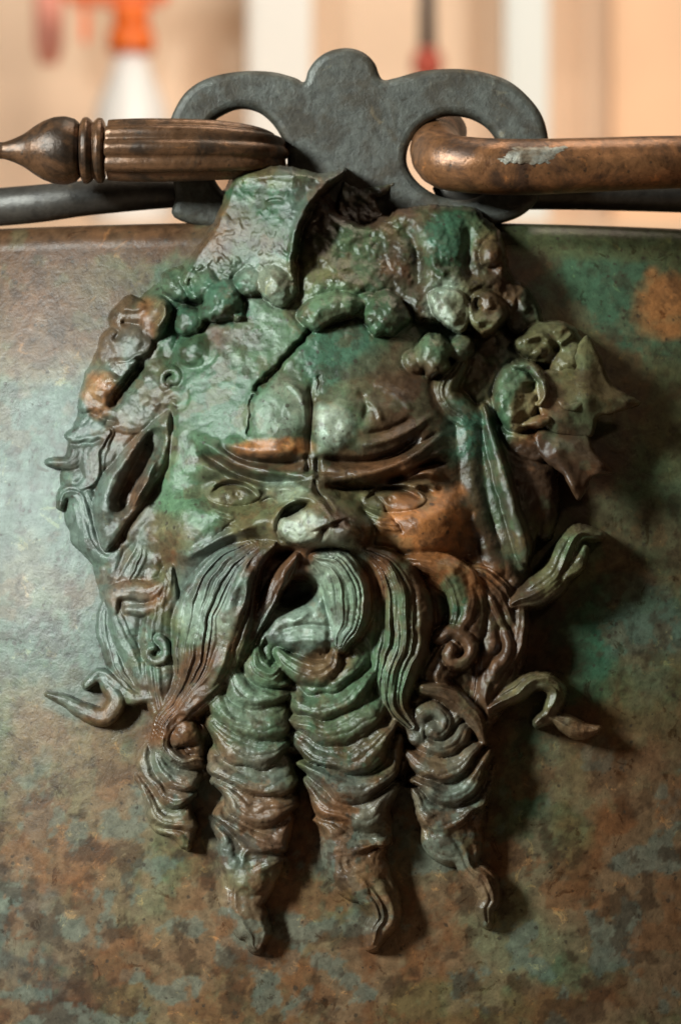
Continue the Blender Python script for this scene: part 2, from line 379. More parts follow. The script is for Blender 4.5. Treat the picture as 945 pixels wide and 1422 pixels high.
# ---- wavy beard lock: stacked crescent waves across it
def beard_lock(name, pts, parent, waves, bow=.9, skew=.25, depth=11., seed=1, nv=64):
    """pts: x, y, height, half width"""
    L = spline(pts, 8)[1]
    n = int(L / 1.7)
    P, L = spline(pts, n)
    T = np.gradient(P[:, :2], axis=0); T /= np.linalg.norm(T, axis=1)[:, None] + 1e-9
    B = np.stack([T[:, 1], -T[:, 0]], -1)
    B *= np.sign(B[:, :1].sum())
    th = np.linspace(-1, 1, nv)
    v = np.sin(th * np.pi / 2)[None, :] + 0 * P[:, :1]
    u = np.linspace(0, 1, n)[:, None] + 0 * v
    w = P[:, 3][:, None]
    period = L / waves
    nz = fbm(P[:, 0][:, None] + v * w, P[:, 1][:, None] + 0 * v, 46, 400 + seed, 3)
    p = u * waves + bow * w / period * (v - skew) ** 2 * .55 + .20 * nz
    cell = np.floor(p); s = p - cell
    rnd = np.random.RandomState(seed + 77).rand(80)
    amp = .65 + .7 * rnd[(cell.astype(int)) % 80]
    rise = np.sin(np.clip(s / .70, 0, 1) * np.pi / 2) ** 1.25
    fall = np.cos(np.clip((s - .70) / .30, 0, 1) * np.pi / 2)
    wav = np.where(s < .70, rise, fall)
    strand = np.abs(np.sin(p * np.pi * 2.0 + 1.1)) ** .8 * .5 + np.abs(np.sin(p * np.pi * 5 + .6)) * .16
    dome = np.sqrt(np.clip(1 - v ** 2, 0, 1))
    end = np.minimum(u * L, (1 - u) * L)
    cap = np.sqrt(np.clip(1 - (1 - np.clip(end / 22., 0, 1)) ** 2, 0, 1))
    ww = w * (.90 + .14 * wav * amp * np.abs(v)) * (.35 + .65 * cap)
    X = P[:, 0][:, None] + B[:, 0][:, None] * v * ww
    Y = P[:, 1][:, None] + B[:, 1][:, None] * v * ww
    Y = Y + 4.0 * (wav - .5) * dome * cap           # wave crests droop over the next one
    hh = P[:, 2][:, None] * (dome ** .75) * cap + (depth * amp * (wav - .45) + depth * .55 * (strand - .4)) * dome ** .5 * cap
    hh = np.where(np.abs(v) > .999, -8, hh)
    hh = hh + 1.3 * fbm(X, Y, 11, 500 + seed, 3) - 3
    hh[0] = -8; hh[-1] = -8
    X, Y, hh = X.ravel(), Y.ravel(), hh.ravel()
    o = mesh_obj(name, to_world(X, Y, hh), grid_faces(n, nv), M_MASK, parent, patina(X, Y))
    normal_up(o)
    return o

def normal_up(o):
    """open relief: make the faces look out of the wall (towards -Y)"""
    me = o.data
    nrm = np.zeros(len(me.polygons) * 3); me.polygons.foreach_get('normal', nrm)
    if nrm.reshape(-1, 3)[:, 1].sum() > 0:
        me.flip_normals()

def poly_sdf(x, y, poly):
    poly = np.asarray(poly, float)
    d = np.full(x.shape, 1e9); inside = np.zeros(x.shape, bool)
    n = len(poly)
    for i in range(n):
        a = poly[i]; b = poly[(i + 1) % n]
        e = b - a
        t = np.clip(((x - a[0]) * e[0] + (y - a[1]) * e[1]) / (e @ e + 1e-9), 0, 1)
        d = np.minimum(d, np.hypot(x - a[0] - t * e[0], y - a[1] - t * e[1]))
        c = ((a[1] > y) != (b[1] > y))
        xi = (b[0] - a[0]) * (y - a[1]) / (b[1] - a[1] + 1e-12) + a[0]
        inside ^= c & (x < xi)
    return np.where(inside, d, -d)

def smooth_poly(pts, n=None):
    P = np.asarray(pts, float)
    m = len(P)
    k = 6
    out = []
    for i in range(m):
        p0, p1, p2, p3 = P[i - 1], P[i], P[(i + 1) % m], P[(i + 2) % m]
        for j in range(k):
            f = j / k
            out.append(.5 * (2 * p1 + (p2 - p0) * f + (2 * p0 - 5 * p1 + 4 * p2 - p3) * f ** 2 + (3 * p1 - p0 - 3 * p2 + p3) * f ** 3))
    return np.array(out)

def relief(name, poly, hfun, parent, step=2., edge=8., floor=-6., sheet=None, ragged=0., material=None, smooth=True, seed=3):
    """relief patch over an outline. sheet = thickness makes it a closed plate with its own underside"""
    pl = smooth_poly(poly) if smooth else np.asarray(poly, float)
    x0, y0 = pl.min(0) - 2 * step - ragged; x1, y1 = pl.max(0) + 2 * step + ragged
    gx = np.arange(x0, x1 + step, step); gy = np.arange(y0, y1 + step, step)
    X, Y = np.meshgrid(gx, gy, indexing='ij')
    sd = poly_sdf(X, Y, pl)
    if ragged:
        sd = sd + ragged * fbm(X, Y, 16, 600 + seed, 3)
    g0, g1 = np.gradient(sd, step)
    gl = np.hypot(g0, g1) + 1e-6
    out = sd < 0
    mv = np.where(out, np.clip(-sd / gl, 0, step * 1.5), 0)
    X2 = X + g0 / gl * mv; Y2 = Y + g1 / gl * mv
    ins = ~out
    cell = ins[:-1, :-1] | ins[1:, :-1] | ins[:-1, 1:] | ins[1:, 1:]
    used = np.zeros_like(ins)
    used[:-1, :-1] |= cell; used[1:, :-1] |= cell; used[:-1, 1:] |= cell; used[1:, 1:] |= cell
    t = np.clip(sd / edge, 0, 1)
    rnd = np.sqrt(np.clip(1 - (1 - t) ** 2, 0, 1))
    htop = hfun(X2, Y2)
    if sheet is None:
        hh = floor + (htop - floor) * rnd
    else:
        hh = htop - sheet * .5 * (1 - rnd)
    idx = -np.ones(ins.shape, int); idx[used] = np.arange(used.sum())
    ci, cj = np.nonzero(cell)
    F = np.stack([idx[ci, cj], idx[ci + 1, cj], idx[ci + 1, cj + 1], idx[ci, cj + 1]], -1)
    xs, ys, hs = X2[used], Y2[used], hh[used]
    V = to_world(xs, ys, hs)
    cl = patina(xs, ys)
    if sheet is not None:
        hb = (htop - sheet * .5 - sheet * .5 * rnd)[used]
        Vb = to_world(xs, ys, hb)
        n = len(V)
        F = np.vstack([F, F[:, ::-1] + n])
        V = np.vstack([V, Vb]); cl = np.vstack([cl, cl])
    o = mesh_obj(name, V, F, material or M_MASK, parent, cl)
    if sheet is None:
        normal_up(o)
    else:
        import bmesh
        bm = bmesh.new(); bm.from_mesh(o.data)
        bmesh.ops.remove_doubles(bm, verts=bm.verts, dist=S * .05)
        bmesh.ops.recalc_face_normals(bm, faces=bm.faces)
        bm.to_mesh(o.data); bm.free()
    return o

# ---- analytic sculpting strokes
def sg(x, y, cx, cy, rx, ry, rot=0., p=1.):
    c, s = math.cos(rot), math.sin(rot)
    a = ((x - cx) * c + (y - cy) * s) / rx; b = (-(x - cx) * s + (y - cy) * c) / ry
    return np.exp(-((a * a + b * b) ** p))

def stroke(x, y, pts, w, hgt, taper=.25):
    """raised (or cut) line along pts"""
    P, _ = spline([(q[0], q[1]) for q in pts], 26)
    out = np.zeros(x.shape)
    m = (x > P[:, 0].min() - 3 * w) & (x < P[:, 0].max() + 3 * w) & (y > P[:, 1].min() - 3 * w) & (y < P[:, 1].max() + 3 * w)
    if not m.any():
        return out
    xs, ys = x[m], y[m]
    d = np.full(xs.shape, 1e9); tt = np.zeros(xs.shape)
    for i in range(len(P) - 1):
        e = P[i + 1] - P[i]
        t = np.clip(((xs - P[i, 0]) * e[0] + (ys - P[i, 1]) * e[1]) / (e @ e + 1e-9), 0, 1)
        dd = np.hypot(xs - P[i, 0] - t * e[0], ys - P[i, 1] - t * e[1])
        k = dd < d
        d[k] = dd[k]; tt[k] = (i + t[k]) / (len(P) - 1)
    tp = sstep(0, taper, tt) * sstep(0, taper, 1 - tt) if taper > 0 else 1
    out[m] = hgt * tp * np.exp(-(d / w) ** 2)
    return out

def smax(a, b, k):
    hh = np.clip(.5 + .5 * (a - b) / k, 0, 1)
    return b * (1 - hh) + a * hh + k * hh * (1 - hh)

# ================================================================== SETTING
def simple_mat(name, colour, rough=.7, var=.12, scale=6., metal=0.):
    m, nt, b = mat(name)
    N, L = nt.nodes, nt.links
    tc = N.new('ShaderNodeTexCoord'); n = N.new('ShaderNodeTexNoise')
    n.inputs['Scale'].default_value = scale; n.inputs['Detail'].default_value = 5
    L.new(tc.outputs['Object'], n.inputs['Vector'])
    r = N.new('ShaderNodeValToRGB')
    r.color_ramp.elements[0].position = .3; r.color_ramp.elements[1].position = .7
    r.color_ramp.elements[0].color = (*[c * (1 - var) for c in colour], 1)
    r.color_ramp.elements[1].color = (*[min(1, c * (1 + var)) for c in colour], 1)
    L.new(n.outputs['Fac'], r.inputs['Fac']); L.new(r.outputs['Color'], b.inputs['Base Color'])
    b.inputs['Roughness'].default_value = rough; b.inputs['Metallic'].default_value = metal
    return m

def box(name, x0, x1, y0, y1, z0, z1, material, parent=None, bev=.004):
    import bmesh
    bm = bmesh.new(); bmesh.ops.create_cube(bm, size=1)
    for v in bm.verts:
        v.co = Vector(((x0 + x1) / 2 + v.co.x * (x1 - x0), (y0 + y1) / 2 + v.co.y * (y1 - y0), (z0 + z1) / 2 + v.co.z * (z1 - z0)))
    if bev:
        bmesh.ops.bevel(bm, geom=bm.edges[:], offset=bev, segments=2, affect='EDGES')
    me = bpy.data.meshes.new(name); bm.to_mesh(me); bm.free()
    me.materials.append(material)
    o = bpy.data.objects.new(name, me); col.objects.link(o)
    if parent is not None: o.parent = parent
    return o

def lathe(name, prof, material, parent=None, centre=(0, 0, 0), n=40, axis='Z', closed=False):
    """prof: list of (radius, height)"""
    P = np.asarray(prof, float)
    th = np.linspace(0, 2 * np.pi, n, endpoint=False)
    V = np.stack([P[:, 0][:, None] * np.cos(th), P[:, 0][:, None] * np.sin(th), P[:, 1][:, None] + 0 * th], -1)
    V = V.reshape(-1, 3) + np.array(centre)
    o = mesh_obj(name, V, grid_faces(len(P), n, True), material, parent)
    normal_fix(o)
    return o

K = 7.5            # the back of the room stands 3.4 m away: one unit there is 7.5 units at the wall of the vessel
YB = D * S * (K - 1)
def bx(px): return (px - CX) * S * K
def bz(py): return (CY - py) * S * K
SHELF_Z = .285
TABLE_Z = -1500 * S

wall_m = simple_mat('peach_plaster', (.86, .66, .49), .85, .05, 1.5)
tag(box('back_wall', -2.2, 2.2, YB + .35, YB + .45, -1.0, 2.2, wall_m, None, 0), kind='structure')
shelf_m = simple_mat('pale_shelf_board', (.62, .43, .28), .6, .1, 9)
tag(box('shelf_board', -1.5, 1.5, YB - .2, YB + .33, SHELF_Z - .03, SHELF_Z, shelf_m), kind='structure')
bench_m = simple_mat('workbench_wood', (.20, .13, .08), .6, .15, 12)
tag(box('workbench', -.6, .6, -.3, .7, TABLE_Z - .04, TABLE_Z, bench_m), kind='structure')

# white spray bottle with an orange trigger head
bt = empty('spray_bottle', (bx(182), YB, SHELF_Z))
tag(bt, 'white plastic spray bottle with a bright orange trigger head on the shelf', 'bottle')
white_p = simple_mat('white_plastic', (.80, .80, .78), .4, .02)
orange_p = simple_mat('orange_plastic', (.86, .17, .02), .4, .04)
zt = bz(75) - SHELF_Z
lathe('bottle_body', [(0, 0), (.040, .001), (.044, .008), (.044, zt - .10), (.036, zt - .055), (.022, zt - .02), (.016, zt), (0, zt)], white_p, bt)
lathe('collar', [(0, zt + .001), (.024, zt + .001), (.024, zt + .022), (.020, zt + .026), (0, zt + .026)], orange_p, bt)
lathe('pump_neck', [(0, zt + .0265), (.019, zt + .0265), (.019, zt + .05), (0, zt + .05)], orange_p, bt)
box('trigger_head', -.068, .040, -.018, .018, zt + .0505, zt + .092, orange_p, bt, .006)
box('nozzle', -.084, -.0685, -.012, .012, zt + .062, zt + .086, orange_p, bt, .003)
box('trigger_lever', -.052, -.044, -.009, .009, zt + .010, zt + .050, orange_p, bt, .003)

# a rail above the shelf with things hanging from it
RAIL_Z = bz(-170)
steel = simple_mat('rail_steel', (.45, .44, .42), .4, .05, 6, .6)
rl = box('hanging_rail', -1.4, 1.4, YB + .10, YB + .115, RAIL_Z, RAIL_Z + .015, steel, None, .002)
tag(rl, kind='structure')
pink = simple_mat('pink_red_plastic', (.84, .36, .27), .5, .05)
pb = empty('scraper', (bx(55), YB + .108, RAIL_Z))
tag(pb, 'pink red scraper handle hanging beside the spray bottle', 'scraper')
pz = bz(70) - RAIL_Z
lathe('scraper_handle', [(0, pz), (.010, pz + .001), (.0155, pz + .02), (.0165, pz + .10), (.013, -.03), (0, -.028)], pink, pb)
lathe('hanging_loop', [(0, -.0275), (.003, -.0275), (.003, -.0005), (0, -.0004)], steel, pb, n=10)

# uprights behind
grey_w = simple_mat('white_painted_upright', (.74, .74, .70), .5, .03)
def upright(name, a, b, dy, m, label, top=1.2, cat='upright'):
    o = box(name, bx(a), bx(b), YB + dy, YB + dy + .05, SHELF_Z, top, m, None, .006)
    tag(o, label, cat)
upright('white_upright', 338, 430, .16, grey_w, 'broad white painted upright standing on the shelf beside the spray bottle')
upright('grey_upright', 712, 775, .16, simple_mat('pale_grey_paint', (.66, .70, .68), .5, .03), 'pale grey metal upright on the shelf beside the timber post')
upright('timber_post', 868, 1010, .16, simple_mat('warm_timber', (.72, .46, .28), .6, .12, 5), 'warm brown timber post on the shelf beside the grey upright', 1.2, 'post')

tool = empty('brush', (bx(597), YB + .108, RAIL_Z))
tag(tool, 'dark handled brush with a dull red tip hanging beside the grey upright', 'brush')
dk = simple_mat('dark_handle', (.05, .042, .04), .5, .1); rd = simple_mat('dull_red', (.42, .07, .04), .5, .1)
tz = bz(92) - RAIL_Z
lathe('brush_head', [(0, tz), (.010, tz + .002), (.017, tz + .010), (.016, tz + .026), (.010, tz + .034), (0, tz + .0345)], rd, tool)
lathe('brush_handle', [(0, tz + .035), (.009, tz + .035), (.0085, tz + .10), (.011, -.04), (.006, -.02), (0, -.019)], dk, tool)
lathe('hanging_loop', [(0, -.0185), (.003, -.0185), (.003, -.0005), (0, -.0004)], steel, tool, n=10)

# ================================================================== SITULA
situla = empty('bronze_situla', (0, R0 * S, TABLE_Z))
tag(situla, 'green and brown patinated bronze bucket with a bearded mask on its wall', 'bronze vessel')
OFF = Vector((0, R0 * S, TABLE_Z))
def under(o, parent):
    """children are modelled in world space: keep them there"""
    if parent is situla:
        o.matrix_parent_inverse = situla.matrix_world.inverted()

bpy.context.view_layer.update()
# vessel wall (fine where the picture looks, coarse round the back)
zt_ = CY - 326
prof_z = np.concatenate([np.linspace(-1496, -780, 30)[:-1], np.linspace(-780, zt_, 330)])
prof_r = wall_radius(prof_z)
a0, r0 = zt_, wall_radius(zt_)
sl = -(zt_ - Z0) / 2600.
# shoulder rolling over into the rim, then the inside
ang = np.linspace(0, 1, 14)[1:]
sh_r = r0 - 8 - 34 * (1 - np.cos(ang * np.pi / 2)) + 8 * (1 - ang); sh_z = a0 + 36 * np.sin(ang * np.pi / 2)
in_r = np.array([sh_r[-1] - 30, sh_r[-1] - 42, sh_r[-1] - 40, wall_radius(-150) - 40, wall_radius(-1440) - 40, 0.01]); in_z = np.array([sh_z[-1] - 2, sh_z[-1] - 18, a0 - 30, -150, -1440, -1450])
pr = np.concatenate([[0.01, wall_radius(-1496) - 10], prof_r, sh_r, in_r]); pz = np.concatenate([[-1500, -1500], prof_z, sh_z, in_z])
tf = np.linspace(-.50, .50, 380); tb = np.linspace(.50, 2 * np.pi - .50, 90)[1:-1]
th = np.concatenate([tf, tb])
xx = pr[:, None] * np.sin(th)[None, :]; yy = R0 - pr[:, None] * np.cos(th)[None, :]; zz = pz[:, None] + 0 * xx
V = np.stack([xx, yy, zz], -1).reshape(-1, 3)
f = D / (D + np.clip(V[:, 1], -200, 2400))
ppx = CX + V[:, 0] * f; ppy = CY - V[:, 2] * f
body = mesh_obj('vessel_wall', V * S, grid_faces(len(pr), len(th), True), M_WALL, situla, patina(ppx, ppy))
normal_fix(body); under(body, situla)

# ------------------------------------------------------------------ the mask: one continuous cast relief, cut into its parts
GS = 1.4
GX = np.arange(56, 905, GS); GY = np.arange(222, 1336, GS)
FX, FY = np.meshgrid(GX, GY, indexing='ij')
FH = np.full(FX.shape, -14.0)
OWN = np.zeros(FX.shape, int)
NAMES = ['bearded_mask']

def window(x0, x1, y0, y1):
    i0 = max(0, int((x0 - GX[0]) / GS)); i1 = min(len(GX), int((x1 - GX[0]) / GS) + 2)
    j0 = max(0, int((y0 - GY[0]) / GS)); j1 = min(len(GY), int((y1 - GY[0]) / GS) + 2)
    return (slice(i0, i1), slice(j0, j1))

def along(x, y, P):
    """nearest point on polyline P (cols x,y,...): signed distance (right-hand side of the run positive when it runs down), interpolated row, arc position 0..1"""
    best = np.full(x.shape, 1e9); sd = np.zeros(x.shape); k = np.zeros(x.shape)
    for i in range(len(P) - 1):
        ax, ay = P[i, 0], P[i, 1]; ex, ey = P[i + 1, 0] - ax, P[i + 1, 1] - ay
        t = np.clip(((x - ax) * ex + (y - ay) * ey) / (ex * ex + ey * ey + 1e-9), 0, 1)
        dx = x - ax - t * ex; dy = y - ay - t * ey
        d = np.hypot(dx, dy); m = d < best
        best[m] = d[m]; sd[m] = (d * np.sign(dx * ey - dy * ex + 1e-12))[m]; k[m] = i + t[m]
    return sd, k

def put(win, hb, inside, part, k=4., groove=0., sdist=None, gw=5.):
    global FH
    h = FH[win]
    if groove and sdist is not None:
        g = np.where(sdist > 0, np.exp(-(np.clip(sdist, 0, None) / gw) ** 2), 1.)
        h = h - np.where(h > -6, groove * g, 0)
    hb = np.where(inside, hb, -60)
    new = smax(hb, h, k)
    own = OWN[win]
    own[inside & (hb > h)] = part
    FH[win] = new

def part_id(name):
    NAMES.append(name); return len(NAMES) - 1

def hair(name, pts, strands=5, amp=3.5, drop=26., crest=0., pw=2.0, k=6., groove=3.5, seed=1, gw=5., fine=.35, wob=.5, join=None, side=1.):
    """lock of hair lying in the relief; pts x, y, top height, half width; strands run along it"""
    pid = join if join is not None else part_id(name)
    L = spline(pts, 8)[1]
    P, L = spline(pts, max(16, int(L / 6)))
    wm = P[:, 3].max() + 16
    win = window(P[:, 0].min() - wm, P[:, 0].max() + wm, P[:, 1].min() - wm, P[:, 1].max() + wm)
    x, y = FX[win], FY[win]
    xq = x + 1.6 * fbm(x, y, 26, 930 + seed, 2); yq = y + 1.6 * fbm(x, y, 24, 940 + seed, 2)
    sd, kk = along(xq, yq, P)
    ii = np.clip(kk.astype(int), 0, len(P) - 2); f = kk - ii
    top = P[ii, 2] * (1 - f) + P[ii + 1, 2] * f; w = P[ii, 3] * (1 - f) + P[ii + 1, 3] * f
    w = np.maximum(w, 2)
    v = sd / w; u = kk / (len(P) - 1)
    vv = np.where(v > crest, (v - crest) / (1 - crest), (v - crest) / (1 + crest))
    q = np.clip(1 - np.abs(vv) ** pw, 0, 1) ** (1 / pw)
    vq = v + .22 * np.sin(3.1 * v + seed * 1.7) + .08 * np.sin(7.3 * v + seed)
    ph = strands * .82 * np.pi * (vq + 1) / 2 + wob * np.sin(u * L / 38 + seed) + .9 * fbm(x, y, 70, 950 + seed, 2)
    st = np.abs(np.sin(ph)) ** 1.5
    # strands of uneven weight that fade in and out along the lock
    wt = .15 + 1.5 * vnoise(np.floor(ph / np.pi) * 1.7 + seed, u * L / 70, 960 + seed)
    st = st * wt - .5 + fine * (np.abs(np.sin(ph * 2.37)) ** 1.4) * 1.6 * vnoise(np.floor(ph * 2.37 / np.pi) * 1.3, u * L / 50, 965 + seed) - fine * .5
    hb = top - drop * (1 - q) + amp * st * np.clip(w / 12, .35, 1) + .8 * fbm(x, y, 9, 970 + seed, 2)
    put(win, hb, np.abs(v) < 1, pid, k, groove, np.abs(sd) - w, gw)
    return pid

def wavy(name, pts, waves, bow=1., skew=.25, tilt=0., depth=9., drop=40., seed=1, k=3., groove=6., strand=1.0):
    """wavy lock: stacked crescent waves across it"""
    pid = part_id(name)
    L = spline(pts, 8)[1]
    P, L = spline(pts, max(16, int(L / 6)))
    wm = P[:, 3].max() + 16
    win = window(P[:, 0].min() - wm, P[:, 0].max() + wm, P[:, 1].min() - wm, P[:, 1].max() + wm)
    x, y = FX[win], FY[win]
    xq = x + 2.2 * fbm(x, y, 30, 1030 + seed, 2); yq = y + 2.2 * fbm(x, y, 28, 1040 + seed, 2)
    sd, kk = along(xq, yq, P)
    sd = sd + 3.5 * np.sin(np.pi * waves * kk / (len(P) - 1) + seed)
    ii = np.clip(kk.astype(int), 0, len(P) - 2); f = kk - ii
    top = P[ii, 2] * (1 - f) + P[ii + 1, 2] * f; w = np.maximum(P[ii, 3] * (1 - f) + P[ii + 1, 3] * f, 2)
    v = sd / w; u = kk / (len(P) - 1)
    per = L / waves
    p = u * waves + bow * w / per * .5 * (v - skew) ** 2 - tilt * v * w / per + .22 * v * np.sin(np.pi * u * waves + 1.7 * seed) + .20 * fbm(x, y, 70, 1050 + seed, 3)
    cell = np.floor(p); s = p - cell
    rnd = np.random.RandomState(seed + 77).rand(200)
    ci = cell.astype(int) % 200
    amp = .45 + .85 * rnd[ci]
    pk = .55 + .25 * rnd[(ci + 7) % 200]
    wav = np.where(s < pk, np.sin(np.clip(s / pk, 0, 1) * np.pi / 2) ** 1.1, np.cos(np.clip((s - pk) / (1 - pk), 0, 1) * np.pi / 2) ** .8)
    sl = np.abs(np.sin(p * np.pi * 3.0 + 1.1 + 1.2 * fbm(x, y, 40, 1060 + seed, 2))) ** .7 - .6
    w2 = w * (.88 + .15 * wav * amp)
    v2 = sd / w2
    q = np.clip(1 - np.abs(v2) ** 3.4, 0, 1) ** .55
    hb = top - drop * (1 - q) + (1.75 * depth * amp * (wav - .5) + strand * 2.6 * sl) * np.clip(q * 1.6, 0, 1) * np.clip(w / 26, .4, 1) + .9 * fbm(x, y, 9, 1070 + seed, 3)
    put(win, hb, np.abs(v2) < 1, pid, k, groove, np.abs(sd) - w2, 6.)
    return pid

def patch(name, poly, hfun, edge=10., drop=30., k=3., groove=6., ragged=1.2, seed=1, smooth=True, gw=5.):
    pid = part_id(name)
    pl = smooth_poly(poly) if smooth else np.asarray(poly, float)
    win = window(pl[:, 0].min() - 16, pl[:, 0].max() + 16, pl[:, 1].min() - 16, pl[:, 1].max() + 16)
    x, y = FX[win], FY[win]
    sd = poly_sdf(x, y, pl) + (ragged * fbm(x, y, 15, 1100 + seed, 3) if ragged else 0)
    t = np.clip(sd / edge, 0, 1)
    hb = hfun(x, y) - drop * (1 - np.sqrt(np.clip(1 - (1 - t) ** 2, 0, 1)))
    put(win, hb, sd > 0, pid, k, groove, -sd, gw)
    return pid

def ball(name, cx, cy, top, r, seed=1, k=7., groove=2., dent=0.):
    pid = part_id(name)
    win = window(cx - r - 18, cx + r + 18, cy - r - 18, cy + r + 18)
    x, y = FX[win], FY[win]
    xq = x + .22 * r * fbm(x, y, 26, 1200 + seed, 3); yq = y + .22 * r * fbm(x, y, 26, 1220 + seed, 3)
    d = np.hypot(xq - cx, yq - cy) / r
    hb = top - r * 1.05 * (1 - np.sqrt(np.clip(1 - d ** 2, 0, 1))) - dent * np.exp(-(d / .35) ** 2) + 2.4 * fbm(x, y, 14, 1240 + seed, 3)
    put(win, hb, d < 1, pid, k, groove, (d - 1) * r, 5.)
    return pid

def coil(name, cx, cy, r0_, r1_, turns, a0_, h0_, h1_, w0, w1, dirn=1, **kw):
    n = 22; pts = []
    for i in range(n):
        t = i / (n - 1); r = r0_ + (r1_ - r0_) * t; a = a0_ + dirn * turns * 2 * math.pi * t
        pts.append((cx + r * math.cos(a), cy + r * math.sin(a), h0_ + (h1_ - h0_) * t, w0 + (w1 - w0) * t))
    return hair(name, pts, **kw)

# ---- bed and face
OUT = [(318, 300), (330, 242), (400, 232), (450, 250), (470, 300), (515, 318), (560, 294), (640, 290), (690, 325), (715, 390), (760, 450),
       (800, 480), (812, 560), (796, 620), (770, 680), (745, 740), (735, 800), (722, 860), (712, 920), (690, 980), (672, 1050), (668, 1100), (640, 1140), (600, 1120),
       (570, 1080), (530, 1120), (450, 1110), (410, 1060), (380, 1120), (320, 1130), (300, 1080), (262, 1100), (228, 1090), (215, 1060),
       (215, 1010), (195, 965), (160, 920), (142, 850), (128, 790), (96, 740), (84, 670), (102, 585), (122, 505), (180, 425), (245, 370), (285, 330)]

